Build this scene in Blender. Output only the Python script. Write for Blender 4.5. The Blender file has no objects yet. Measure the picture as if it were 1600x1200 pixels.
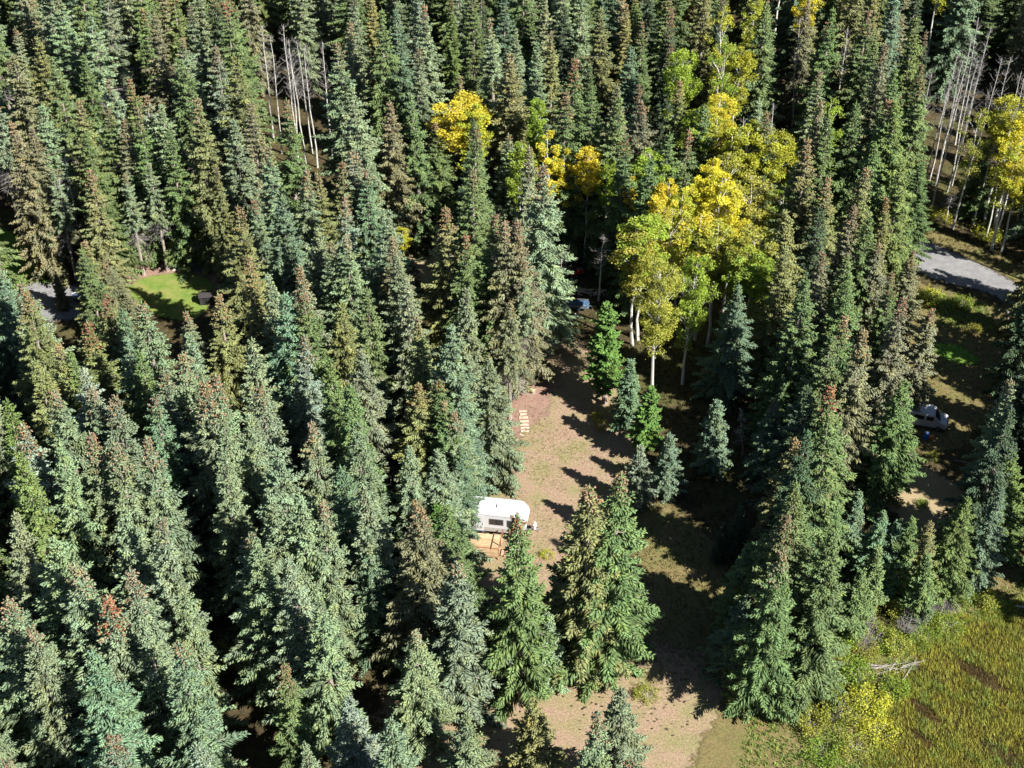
import bpy, math, random
import numpy as np
from mathutils import Vector, Matrix, noise as mnoise

# ------------------------------------------------------------------ camera, sky, sun, exposure
SC = bpy.context.scene
COL = SC.collection
CAMH, DEP, F = 94.4, math.radians(37.5), 2200.0
cam_d = bpy.data.cameras.new("camera")
cam = bpy.data.objects.new("camera", cam_d); COL.objects.link(cam)
cam.location = (0, 0, CAMH)
cam.rotation_euler = (math.pi/2 - DEP, 0, 0)
cam_d.sensor_width = 36.0; cam_d.lens = 36.0*F/1600.0
cam_d.clip_start = 0.5; cam_d.clip_end = 6000
SC.camera = cam

SUN_EL = math.radians(41.0)
SUN_H = Vector((0.77, -0.64, 0)).normalized()
SUN_DIR = Vector((SUN_H.x*math.cos(SUN_EL), SUN_H.y*math.cos(SUN_EL), math.sin(SUN_EL)))
W = bpy.data.worlds.new("World"); SC.world = W; W.use_nodes = True
wn = W.node_tree; wn.nodes.clear()
sky = wn.nodes.new("ShaderNodeTexSky"); sky.sky_type = 'NISHITA'; sky.sun_disc = False
sky.sun_elevation = SUN_EL; sky.sun_rotation = math.atan2(SUN_H.x, SUN_H.y)
sky.air_density = 0.7; sky.dust_density = 0.3; sky.altitude = 900
bg = wn.nodes.new("ShaderNodeBackground"); bg.inputs[1].default_value = 0.05
wo = wn.nodes.new("ShaderNodeOutputWorld")
wn.links.new(sky.outputs[0], bg.inputs[0]); wn.links.new(bg.outputs[0], wo.inputs[0])
sd = bpy.data.lights.new("sun", 'SUN'); sd.energy = 5.0; sd.angle = math.radians(0.5); sd.color = (1.0, 0.965, 0.91)
so = bpy.data.objects.new("sun", sd); COL.objects.link(so)
so.rotation_euler = (-SUN_DIR).to_track_quat('-Z', 'Y').to_euler(); so.location = (60, -50, 90)
SC.view_settings.view_transform = 'Standard'; SC.view_settings.look = 'None'
SC.view_settings.exposure = 1.2; SC.view_settings.gamma = 1.0; SC.view_settings.use_curve_mapping = False
SC.cycles.max_bounces = 5; SC.cycles.diffuse_bounces = 2; SC.cycles.transmission_bounces = 3; SC.cycles.transparent_max_bounces = 24

rng = np.random.default_rng(7)
R = random.Random(11)

# ------------------------------------------------------------------ pixel <-> place
CT, ST = math.cos(DEP), math.sin(DEP)
def at(px, py, z=0.0):
    u = (px-800)/F; v = (600-py)/F
    dx, dy, dz = u, CT + v*ST, -ST + v*CT
    t = (z-CAMH)/dz
    return Vector((dx*t, dy*t, z))
def proj(x, y, z):
    zc = y*CT + (CAMH-z)*ST
    up = y*ST - (CAMH-z)*CT
    return 800+F*x/zc, 600-F*up/zc, zc

# ------------------------------------------------------------------ materials
def newmat(name):
    m = bpy.data.materials.new(name); m.use_nodes = True
    nt = m.node_tree; b = nt.nodes["Principled BSDF"]
    return m, nt, b
def noise(nt, scale, detail=3, coord='Object', rough=0.6):
    tc = nt.nodes.new("ShaderNodeTexCoord"); n = nt.nodes.new("ShaderNodeTexNoise")
    n.inputs["Scale"].default_value = scale; n.inputs["Detail"].default_value = detail; n.inputs["Roughness"].default_value = rough
    nt.links.new(tc.outputs[coord], n.inputs["Vector"]); return n.outputs["Fac"]
def geo_noise(nt, scale, detail=3, rough=0.6):
    g = nt.nodes.new("ShaderNodeNewGeometry"); n = nt.nodes.new("ShaderNodeTexNoise")
    n.inputs["Scale"].default_value = scale; n.inputs["Detail"].default_value = detail; n.inputs["Roughness"].default_value = rough
    nt.links.new(g.outputs["Position"], n.inputs["Vector"]); return n.outputs["Fac"]
def ramp(nt, fac, stops, interp='LINEAR'):
    r = nt.nodes.new("ShaderNodeValToRGB"); r.color_ramp.interpolation = interp
    e = r.color_ramp.elements
    while len(e) < len(stops): e.new(0.5)
    for k, (p, c) in enumerate(stops):
        e[k].position = p; e[k].color = (c[0], c[1], c[2], 1)
    nt.links.new(fac, r.inputs[0]); return r.outputs[0]
def mixc(nt, fac, a, b, mode='MIX'):
    m = nt.nodes.new("ShaderNodeMix"); m.data_type = 'RGBA'; m.blend_type = mode
    for s, v in ((m.inputs[0], fac), (m.inputs[6], a), (m.inputs[7], b)):
        if isinstance(v, (int, float)): s.default_value = v
        elif isinstance(v, tuple): s.default_value = (*v[:3], 1)
        else: nt.links.new(v, s)
    return m.outputs[2]
def bump(nt, b, fac, dist, strength=1.0):
    n = nt.nodes.new("ShaderNodeBump"); n.inputs["Distance"].default_value = dist; n.inputs["Strength"].default_value = strength
    nt.links.new(fac, n.inputs["Height"]); nt.links.new(n.outputs[0], b.inputs["Normal"])
def simple(name, col, rough=0.6, metal=0.0, var=0.15, scale=6.0, bmp=0.0, spec=0.5):
    m, nt, b = newmat(name)
    f = noise(nt, scale, 4)
    lo = tuple(c*(1-var) for c in col); hi = tuple(min(1, c*(1+var)) for c in col)
    nt.links.new(ramp(nt, f, [(0.3, lo), (0.7, hi)]), b.inputs["Base Color"])
    b.inputs["Roughness"].default_value = rough; b.inputs["Metallic"].default_value = metal
    b.inputs["Specular IOR Level"].default_value = spec
    if bmp: bump(nt, b, f, bmp)
    return m
def leafy(name, transl=0.0, rough=0.55, spec=0.35, var=0.5, col=None):
    """colour comes from each plant's own tint (object colour), varied from clump to clump and plant to plant"""
    m, nt, b = newmat(name)
    oi = nt.nodes.new("ShaderNodeObjectInfo")
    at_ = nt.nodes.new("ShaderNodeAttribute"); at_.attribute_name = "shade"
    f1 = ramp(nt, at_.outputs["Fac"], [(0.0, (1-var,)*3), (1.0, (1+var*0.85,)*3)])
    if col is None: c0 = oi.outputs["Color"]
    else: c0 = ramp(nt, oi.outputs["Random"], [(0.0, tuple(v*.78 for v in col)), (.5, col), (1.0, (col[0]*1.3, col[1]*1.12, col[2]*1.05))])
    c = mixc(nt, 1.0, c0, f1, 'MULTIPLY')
    f2 = geo_noise(nt, 0.9, 3)
    warm = ramp(nt, f2, [(0.35, (0.93, 1.0, 1.04)), (0.5, (1, 1, 1)), (0.68, (1.12, 1.05, 0.82))])
    c = mixc(nt, 1.0, c, warm, 'MULTIPLY')
    nt.links.new(c, b.inputs["Base Color"])
    b.inputs["Roughness"].default_value = rough; b.inputs["Specular IOR Level"].default_value = spec
    if transl:
        tr = nt.nodes.new("ShaderNodeBsdfTranslucent"); ms = nt.nodes.new("ShaderNodeMixShader")
        ms.inputs[0].default_value = transl
        out = nt.nodes["Material Output"]
        nt.links.new(c, tr.inputs[0]); nt.links.new(b.outputs[0], ms.inputs[1]); nt.links.new(tr.outputs[0], ms.inputs[2])
        nt.links.new(ms.outputs[0], out.inputs[0])
    return m
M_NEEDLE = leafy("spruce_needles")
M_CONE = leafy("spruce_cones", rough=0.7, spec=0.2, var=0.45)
M_LEAF = leafy("aspen_leaves", transl=0.35, rough=0.5, spec=0.25, var=0.32)
M_GRASS = leafy("grass_blades", transl=0.25, rough=0.6, spec=0.2, var=0.45)
M_BARK = simple("grey_brown_bark", (0.29, 0.245, 0.20), 0.9, var=0.35, scale=9, bmp=0.03)
M_PALE = None
def aspen_bark():
    m, nt, b = newmat("pale_aspen_bark")
    f = noise(nt, 3.0, 5); g = noise(nt, 14.0, 3)
    c = ramp(nt, f, [(0.3, (0.36, 0.34, 0.29)), (0.6, (0.60, 0.58, 0.53))])
    c = mixc(nt, ramp(nt, g, [(0.62, (0, 0, 0)), (0.68, (1, 1, 1))]), c, (0.07, 0.06, 0.05))
    nt.links.new(c, b.inputs["Base Color"]); b.inputs["Roughness"].default_value = 0.75
    return m
M_PALE = aspen_bark()
M_DEAD = simple("weathered_dead_wood", (0.36, 0.33, 0.31), 0.9, var=0.3, scale=5, bmp=0.02)
M_TWIG = simple("grey_dead_twigs", (0.26, 0.24, 0.225), 0.95, var=0.3, scale=5)

# ------------------------------------------------------------------ mesh helpers
def mesh_np(name, V, Fc, mats, midx=None, shade=None, smooth=False):
    me = bpy.data.meshes.new(name)
    V = np.asarray(V, dtype=np.float32); Fc = np.asarray(Fc, dtype=np.int32)
    k = Fc.shape[1]; n = len(Fc)
    me.vertices.add(len(V)); me.vertices.foreach_set("co", V.ravel())
    me.loops.add(n*k); me.loops.foreach_set("vertex_index", Fc.ravel())
    me.polygons.add(n); me.polygons.foreach_set("loop_start", np.arange(0, n*k, k, dtype=np.int32))
    if smooth: me.polygons.foreach_set("use_smooth", np.ones(n, dtype=bool))
    for m in (mats if isinstance(mats, (list, tuple)) else [mats]): me.materials.append(m)
    if midx is not None: me.polygons.foreach_set("material_index", np.asarray(midx, dtype=np.int32))
    me.update(calc_edges=True)
    if shade is not None:
        a = me.attributes.new("shade", 'FLOAT', 'POINT'); a.data.foreach_set("value", np.asarray(shade, dtype=np.float32))
    return me
def link(name, me, parent=None, color=None, loc=None):
    o = bpy.data.objects.new(name, me); COL.objects.link(o)
    if parent is not None: o.parent = parent
    if color is not None: o.color = (*color, 1)
    if loc is not None: o.location = loc
    return o
def thing(name, label, cat, loc=(0, 0, 0), rz=0.0, group=None):
    o = bpy.data.objects.new(name, None); COL.objects.link(o)
    o.location = loc; o.rotation_euler = (0, 0, rz); o.empty_display_size = 0.3
    tag(o, label, cat, group); return o
def tag(o, label=None, cat=None, group=None, kind=None):
    if label: o["label"] = label
    if cat: o["category"] = cat
    if group: o["group"] = group
    if kind: o["kind"] = kind
    return o

class MB:
    def __init__(s): s.v = []; s.f = []
    def box(s, cx, cy, cz, sx, sy, sz, rz=0.0, rx=0.0, ry=0.0):
        m = Matrix.Translation((cx, cy, cz)) @ Matrix.Rotation(rz, 4, 'Z') @ Matrix.Rotation(ry, 4, 'Y') @ Matrix.Rotation(rx, 4, 'X')
        n = len(s.v)
        for a in (-.5, .5):
            for b in (-.5, .5):
                for c in (-.5, .5): s.v.append(tuple(m @ Vector((a*sx, b*sy, c*sz))))
        s.f += [tuple(n+i for i in q) for q in ((0,1,3,2), (4,6,7,5), (0,4,5,1), (2,3,7,6), (0,2,6,4), (1,5,7,3))]
        return s
    def tube(s, pts, rad, n=6, cap=True):
        pts = [Vector(p) for p in pts]
        if not isinstance(rad, (list, tuple)): rad = [rad]*len(pts)
        base = len(s.v)
        for i, p in enumerate(pts):
            d = (pts[min(i+1, len(pts)-1)] - pts[max(i-1, 0)]).normalized()
            a = d.cross(Vector((0, 0, 1)) if abs(d.z) < .9 else Vector((1, 0, 0))).normalized(); b = d.cross(a)
            for k in range(n):
                t = 2*math.pi*k/n
                s.v.append(tuple(p + (a*math.cos(t)+b*math.sin(t))*rad[i]))
        for i in range(len(pts)-1):
            for k in range(n):
                q = base+i*n; s.f.append((q+k, q+(k+1) % n, q+n+(k+1) % n, q+n+k))
        if cap:
            s.f.append(tuple(base+k for k in range(n))[::-1]); s.f.append(tuple(base+(len(pts)-1)*n+k for k in range(n)))
        return s
    def prism(s, prof, y0, y1):
        """profile in x,z pushed along y"""
        n = len(s.v); k = len(prof)
        for y in (y0, y1):
            for (x, z) in prof: s.v.append((x, y, z))
        s.f.append(tuple(range(n, n+k))); s.f.append(tuple(range(n+k, n+2*k))[::-1])
        for i in range(k): s.f.append((n+i, n+k+i, n+k+(i+1) % k, n+(i+1) % k))
        return s
    def mesh(s, name, mat, bevel=0.0):
        me = bpy.data.meshes.new(name); me.from_pydata(s.v, [], s.f)
        me.materials.append(mat)
        import bmesh
        bm = bmesh.new(); bm.from_mesh(me); bmesh.ops.recalc_face_normals(bm, faces=bm.faces[:])
        if bevel: bmesh.ops.bevel(bm, geom=bm.edges[:], offset=bevel, segments=2, affect='EDGES', profile=0.6)
        bm.to_mesh(me); bm.free(); me.update(); return me
    def build(s, name, mat, parent=None, bevel=0.0, loc=None): return link(name, s.mesh(name, mat, bevel), parent, loc=loc)

def spindles(P, D, L, Rr, rng_, sides=3):
    """many tapering little twigs at once: base P, direction D, length L, radius Rr"""
    n = len(P); D = D/np.linalg.norm(D, axis=1, keepdims=True)
    ref = np.where(np.abs(D[:, 2:3]) > 0.9, np.array([[1.0, 0, 0]]), np.array([[0, 0, 1.0]]))
    A = np.cross(D, ref); A /= np.linalg.norm(A, axis=1, keepdims=True); B = np.cross(D, A)
    ph = rng_.random(n)*2*math.pi
    V = np.empty((n, sides+2, 3)); V[:, 0] = P; V[:, -1] = P + D*L[:, None]
    for k in range(sides):
        t = ph + 2*math.pi*k/sides
        V[:, 1+k] = P + D*(L*0.42)[:, None] + (A*np.cos(t)[:, None] + B*np.sin(t)[:, None])*Rr[:, None]
    f = []
    for k in range(sides):
        a, b = 1+k, 1+(k+1) % sides
        f.append((0, b, a)); f.append((sides+1, a, b))
    Fc = (np.arange(n)*(sides+2))[:, None, None] + np.array(f)[None]
    return V.reshape(-1, 3), Fc.reshape(-1, 3)

def trunk_mb(H, r0, r1=0.02, lean=0.0, rr=None, n=7, bend=0.12):
    pts, rad = [], []
    for i in range(7):
        t = i/6; w = bend*(rr.random()-.5)*2 if (rr and 0 < i < 6) else 0
        w2 = bend*(rr.random()-.5)*2 if (rr and 0 < i < 6) else 0
        pts.append((w+lean*t*t, w2, H*t - (0.1 if i == 0 else 0))); rad.append(r0*(1-t)**0.9*(1.25 if i == 0 else 1)+r1)
    return MB().tube(pts, rad, n)

# ------------------------------------------------------------------ conifer prototypes (unit: a tree H metres high)
def conifer(seed, H=18.0, Rb=2.5, cb=1.2, droop=0.35, up=0.25, whorl=0.52, nb=7, sway=0.25, tw=0.066, prof=0.88, cone=0.2, gap=0.15, tipup=0.25, dead=0.0):
    g = np.random.default_rng(seed)
    P, D, L, Rr, S = [], [], [], [], []
    CP, CD, CL, CR, CS = [], [], [], [], []
    stems = MB(); deadmb = MB(); nd = 0
    z = cb + 0.2
    side = g.random(8)*0.35 + 0.82                           # lobes round the stem, so no two sides are the same
    while z < H-0.25:
        t = (H-z)/(H-cb)                                      # 0 top .. 1 bottom
        rad = Rb*(t**prof)*(1.0 if t < .85 else 1.0-(t-.85)*1.6)
        lay = 1.0 + 0.22*math.sin(z*2.1+seed) * (g.random()*.6+.4)
        n = max(3, int(nb - (1.5 if t < .15 else 0) + g.integers(-1, 2)))
        a0 = g.random()*6.28
        for k in range(n):
            if g.random() < gap: continue
            az = a0 + 6.283*k/n + g.normal(0, .22)
            Lb = max(0.22, rad*lay*side[int(az/6.283*8) % 8]*g.uniform(.62, 1.2))
            slope = up*(1-t)*1.6 - droop*t + g.normal(0, .07)
            dirh = np.array([math.cos(az), math.sin(az), 0]); sd_ = np.array([-math.sin(az), math.cos(az), 0])
            isdead = t > 1-dead
            m = max(4, int(Lb/0.085)) if not isdead else max(3, int(Lb/0.4))
            s = np.linspace(.16 if Lb > .8 else .02, 1, m) + g.normal(0, .02, m)
            zz = Lb*(slope*s - 0.28*s*s*t + tipup*s**3*0.6*t)
            pos = dirh*(Lb*s)[:, None] + np.array([0, 0, 1])*(z+zz)[:, None]
            if Lb > 0.9 and (k % 2 == 0 or isdead):
                tgt = deadmb if isdead else stems
                tgt.tube([(0, 0, z), tuple(pos[m//2]), tuple(pos[-1])], [.035, .022, .008], 3, False)
            bend = dirh + np.array([0, 0, 1])*(slope-.15)
            bsh = g.uniform(.0, 1.0)
            for sg in (-1, 1, 0):
                if isdead and sg == 0: continue
                q = pos + g.normal(0, .045, (m, 3))
                wl = (Lb*.36*(1.08-s)*(1.0 if sg else .5)+.2)*g.uniform(.75, 1.25, m)
                dd = bend[None]*(.75 if sg else 1.0) + sd_[None]*sg*g.uniform(.55, 1.05, m)[:, None] + np.array([0, 0, 1])*(g.normal(-.16, .2, m)+.12*(1-t))[:, None]
                iscone = (t < cone) & (g.random(m) < (1.15 - t/max(cone, .01)*.9)) & (s > .3)
                if isdead:
                    for i in range(m):
                        e = q[i] + dd[i]/np.linalg.norm(dd[i])*wl[i]*1.1
                        deadmb.tube([tuple(q[i]), tuple(e)], [.014, .006], 3, False)
                    continue
                keep = ~iscone
                P.append(q[keep]); D.append(dd[keep]); L.append(wl[keep]); Rr.append((tw*g.uniform(.7, 1.3, m))[keep])
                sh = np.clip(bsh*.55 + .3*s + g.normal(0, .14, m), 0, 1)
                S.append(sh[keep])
                if iscone.any():
                    c = iscone; nc = c.sum()
                    CP.append(q[c]); dn = dd[c].copy(); dn[:, 2] -= .5
                    CD.append(dn); CL.append(wl[c]*.75); CR.append(tw*1.05*g.uniform(.7, 1.2, nc)); CS.append(sh[c])
        z += whorl*g.uniform(.75, 1.25)*(1.0 if t > .2 else .72)
    # leader
    P.append(np.array([[0, 0, H-.75], [0.0, 0, H-.5]])); D.append(np.array([[0, 0.02, 1.], [.03, 0, 1.]])); L.append(np.array([.8, .5])); Rr.append(np.array([.07, .05])); S.append(np.array([.6, .6]))
    P, D, L, Rr, S = map(np.concatenate, (P, D, L, Rr, S))
    V, Fc = spindles(P, D, L, Rr, g)
    crown = dict(V=V, F=Fc, S=np.repeat(S, 5))
    conem = None
    if CP:
        CP, CD, CL, CR, CS = map(np.concatenate, (CP, CD, CL, CR, CS))
        cv, cf = spindles(CP, CD, CL, CR, g); conem = dict(V=cv, F=cf, S=np.repeat(CS, 5))
    tm = trunk_mb(H-.3, 0.012*H+.02, rr=random.Random(seed), bend=.06)
    n0 = len(tm.v); tm.v += stems.v; tm.f += [tuple(i+n0 for i in f) for f in stems.f]
    p = dict(H=H, Rb=Rb, cb=cb)
    p['crown'] = mesh_np("crown", crown['V'], crown['F'], M_NEEDLE, shade=crown['S'])
    p['cones'] = mesh_np("cone_clusters", conem['V'], conem['F'], M_CONE, shade=conem['S']) if conem else None
    p['trunk'] = tm.mesh("trunk", M_BARK)
    p['dead'] = deadmb.mesh("dead_branches", M_TWIG) if deadmb.v else None
    # one-piece version, for the far wood
    Vs = [crown['V']]; Fs = [crown['F']]; Mi = [np.zeros(len(crown['F']))]; Ss = [crown['S']]
    if conem:
        o = sum(len(v) for v in Vs); Vs.append(conem['V']); Fs.append(conem['F']+o); Mi.append(np.ones(len(conem['F']))); Ss.append(conem['S'])
    p['far'] = (Vs, Fs, Mi, Ss); p['tm'] = tm
    return p
SPR = [
    conifer(1, Rb=3.1, cone=.17),
    conifer(2, Rb=3.35, nb=7, droop=.42, cone=.22, tipup=.4),
    conifer(3, Rb=2.6, droop=.3, cone=.15, gap=.16),
    conifer(4, Rb=3.4, nb=7, droop=.3, cone=.2, prof=.8),
    conifer(5, Rb=2.75, droop=.55, cone=.26, gap=.18, whorl=.56),
    conifer(6, Rb=2.95, nb=6, up=.35, cone=.14, prof=.85),
    conifer(7, Rb=2.7, cb=6.5, dead=.22, cone=.2, gap=.2),            # bare lower stem, grey dead twigs
    conifer(8, Rb=3.4, nb=7, droop=.48, cone=.24, whorl=.5),
]
YNG = [
    conifer(21, H=9, Rb=1.75, cb=.3, nb=7, whorl=.3, droop=.1, up=.4, cone=0, tw=.07, prof=.8, gap=.04),
    conifer(22, H=9, Rb=1.95, cb=.3, nb=7, whorl=.3, droop=.2, up=.35, cone=0, tw=.07, prof=.72, gap=.06),
]
CLU = [conifer(24, H=9, Rb=1.9, cb=.3, nb=6, whorl=.42, droop=.2, up=.35, cone=.12, tw=.085, prof=.66, gap=.12), conifer(25, H=9, Rb=1.75, cb=.3, nb=7, whorl=.4, droop=.3, up=.3, cone=.2, tw=.085, prof=.7, gap=.12)]
PIN = [conifer(31, H=12, Rb=1.7, cb=1.7, nb=6, whorl=.36, droop=-.25, up=.6, cone=0, tw=.095, prof=.6, gap=.08, tipup=.1)]

# ------------------------------------------------------------------ broadleaf prototypes
def leaf_quads(C, size, g):
    n = len(C)
    N = g.normal(0, 1, (n, 3)); N[:, 2] = np.abs(N[:, 2])+.35; N /= np.linalg.norm(N, axis=1, keepdims=True)
    T = np.cross(N, g.normal(0, 1, (n, 3))); T /= np.linalg.norm(T, axis=1, keepdims=True); B = np.cross(N, T)
    s = size*g.uniform(.65, 1.3, n)[:, None]
    V = np.stack([C-T*s*.5, C+B*s*.42, C+T*s*.6, C-B*s*.42], 1).reshape(-1, 3)
    Fc = np.arange(n*4).reshape(-1, 4)
    return V, Fc
def aspen(seed, H=17, cw=1.9, ch=7.5, clumps=80, per=140, leaf=.165, r0=.13, sparse=1.0, low=0.0, bark=None, base=None):
    g = np.random.default_rng(seed); rr = random.Random(seed)
    tm = trunk_mb(H-.4, r0, rr=rr, bend=.22)
    C, S = [], []
    zc = H-ch/2
    for i in range(clumps):
        t = g.random()**.8
        zz = H-.3 - t*ch
        prof = math.sin(min(1, (t+.12)*1.02)*math.pi*.86)**.7*cw
        a = g.random()*6.28; r = prof*math.sqrt(g.random())*1.0
        c = np.array([math.cos(a)*r, math.sin(a)*r, zz])
        rad = g.uniform(.34, .7)*(.6+.4*cw/1.9)
        k = int(per*g.uniform(.5, 1.3)*sparse)
        d = g.normal(0, 1, (k, 3)); d /= np.linalg.norm(d, axis=1, keepdims=True)
        C.append(c + d*(rad*g.random((k, 1))**.45)*np.array([1, 1, .75])); S.append(np.clip(g.uniform(.2, .8)+g.normal(0, .15, k), 0, 1))
        if i % 2 == 0:
            tm.tube([(0, 0, zz-r*.9-.3), tuple(c*np.array([.5, .5, 1])-np.array([0, 0, r*.35])), tuple(c)], [.04, .026, .01], 4, False)
    for j in range(int(low)):                                # a few tufts and bare limbs down the stem
        zz = H-ch-g.random()*2.2; a = g.random()*6.28; r = g.uniform(.5, 1.5)
        c = np.array([math.cos(a)*r, math.sin(a)*r, zz]); k = int(per*.5)
        C.append(c + g.normal(0, .3, (k, 3))); S.append(np.clip(g.normal(.5, .2, k), 0, 1))
        tm.tube([(0, 0, zz-.4), tuple(c)], [.035, .01], 4, False)
    C = np.concatenate(C); S = np.concatenate(S)
    V, Fc = leaf_quads(C, leaf, g)
    return dict(H=H, Rb=cw, cb=H-ch, crown=mesh_np("crown", V, Fc, M_LEAF, shade=np.repeat(S, 4)), trunk=tm.mesh("trunk", bark or M_PALE), cones=None, dead=None, far=([V], [Fc], [np.zeros(len(Fc))], [np.repeat(S, 4)]), tm=tm)
ASP = [
    aspen(41, cw=1.6, ch=6.5), aspen(42, cw=1.9, ch=7.5, clumps=80, low=4), aspen(43, cw=2.3, ch=6.0, clumps=85, low=2),
    aspen(44, cw=1.4, ch=8, clumps=60), aspen(45, cw=2.1, ch=8, clumps=48, sparse=.55, low=8),
]
BIG = [aspen(51, H=18, cw=3.3, ch=9.5, clumps=150, per=130, leaf=.17, r0=.22, low=6), aspen(52, H=17, cw=3.0, ch=10, clumps=120, per=120, leaf=.17, r0=.19, low=8)]
def bush(seed, rad=1.1, h=1.5, n=1500, leaf=.11, stems=9):
    g = np.random.default_rng(seed); mb = MB(); C = []; S = []
    for k in range(stems*3):
        a = g.random()*6.28; r = rad*math.sqrt(g.random()); top = h*(1-.55*(r/rad)**2)*g.uniform(.6, 1.1)
        c = np.array([math.cos(a)*r, math.sin(a)*r, top*.8])
        m = n//(stems*3)
        d = g.normal(0, 1, (m, 3)); C.append(c + d*np.array([.22, .22, .26])*rad*.8); S.append(np.clip(g.uniform(.2, .8)+g.normal(0, .15, m), 0, 1))
        mb.tube([(c[0]*.15, c[1]*.15, 0), (c[0]*.6, c[1]*.6, top*.5), tuple(c)], [.03, .02, .006], 3, False)
    C = np.concatenate(C); C[:, 2] = np.maximum(C[:, 2], .05); S = np.concatenate(S)
    V, Fc = leaf_quads(C, leaf, g)
    return dict(H=h, Rb=rad, crown=mesh_np("foliage", V, Fc, M_LEAF, shade=np.repeat(S, 4)), trunk=mb.mesh("stems", M_TWIG))
BSH = [bush(61), bush(62, 1.3, 1.2), bush(63, .9, 1.9, 1100)]
def bare_bush(seed, rad=1.0, h=1.3, stems=60):
    g = np.random.default_rng(seed); mb = MB()
    for k in range(stems):
        a = g.random()*6.28; r = rad*math.sqrt(g.random()); top = h*g.uniform(.6, 1.1)
        e = (math.cos(a)*r, math.sin(a)*r, top); m_ = (e[0]*.5, e[1]*.5, top*.55)
        mb.tube([(e[0]*.1, e[1]*.1, 0), m_, e], [.02, .014, .005], 3, False)
        for j in range(5):
            q = Vector(m_).lerp(Vector(e), g.random()); mb.tube([q, q+Vector(g.normal(0, .22, 3))+Vector((0, 0, .16))], [.009, .004], 3, False)
    return mb.mesh("bare_twigs", M_TWIG)
BARE = [bare_bush(71), bare_bush(72, 1.3, 1.0, 75)]
def dead_tree(seed, H=9, spread=1.3, nb=46, r0=.1):
    g = np.random.default_rng(seed)
    mb = trunk_mb(H, r0, .012, rr=random.Random(seed), bend=.15); br = MB()
    for k in range(nb):
        t = g.uniform(.25, .98); z = H*t; a = g.random()*6.28; L = spread*(1.15-t)*g.uniform(.5, 1.2)+.25
        d = Vector((math.cos(a), math.sin(a), g.uniform(-.25, .35))); p0 = Vector((0, 0, z)); p1 = p0+d*L*.5+Vector((0, 0, .05)); p2 = p0+d*L+Vector((0, 0, -.1*L))
        br.tube([p0, p1, p2], [.028, .018, .006], 4, False)
        for j in range(4):
            q = p0.lerp(p2, g.uniform(.35, 1)); br.tube([q, q+Vector(g.normal(0, .25, 3))], [.011, .004], 3, False)
    return mb.mesh("trunk", M_DEAD), br.mesh("bare_branches", M_DEAD), H
DEAD = [dead_tree(81), dead_tree(82, 6, .9, 30, .07)]

# ------------------------------------------------------------------ tints: each tree's own colour
T = dict(sage=(.205,.262,.146), green=(.138,.200,.072), teal=(.150,.230,.132), blue=(.21,.275,.190), olive=(.205,.222,.085),
         dark=(.070,.108,.055), lime=(.15,.215,.06), tan=(.205,.205,.112), bright=(.10,.19,.038))
TW = dict(sage="sage green", green="mid green", teal="teal green", blue="silvery blue", olive="olive green", dark="dark green", lime="yellow-green", tan="tan-brown", bright="bright green")
CN = dict(b=(.25,.165,.10), r=(.28,.125,.08), o=(.29,.19,.105), t=(.26,.205,.125))
CW = dict(b="brown top", r="rust red top", o="orange top", t="tan top", n="green top")
AT = dict(gold=(.62,.54,.05), yel=(.58,.51,.05), ylg=(.42,.44,.05), lim=(.29,.39,.055), mix=(.38,.39,.07))
AW = dict(gold="golden orange", yel="bright yellow", ylg="greenish yellow", lim="lime green", mix="mottled yellow-green")

trees = []     # dict(kind, x, y, H, tint, cone, proto, hand)
def put(kind, px, py, H, tint, cone='n', proto=None, w=1.0, dead=0):
    p = at(px, py, H)
    trees.append(dict(kind=kind, x=p.x, y=p.y, H=H, tint=tint, cone=cone, proto=proto, w=w, hand=True, top=(px, py)))
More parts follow.
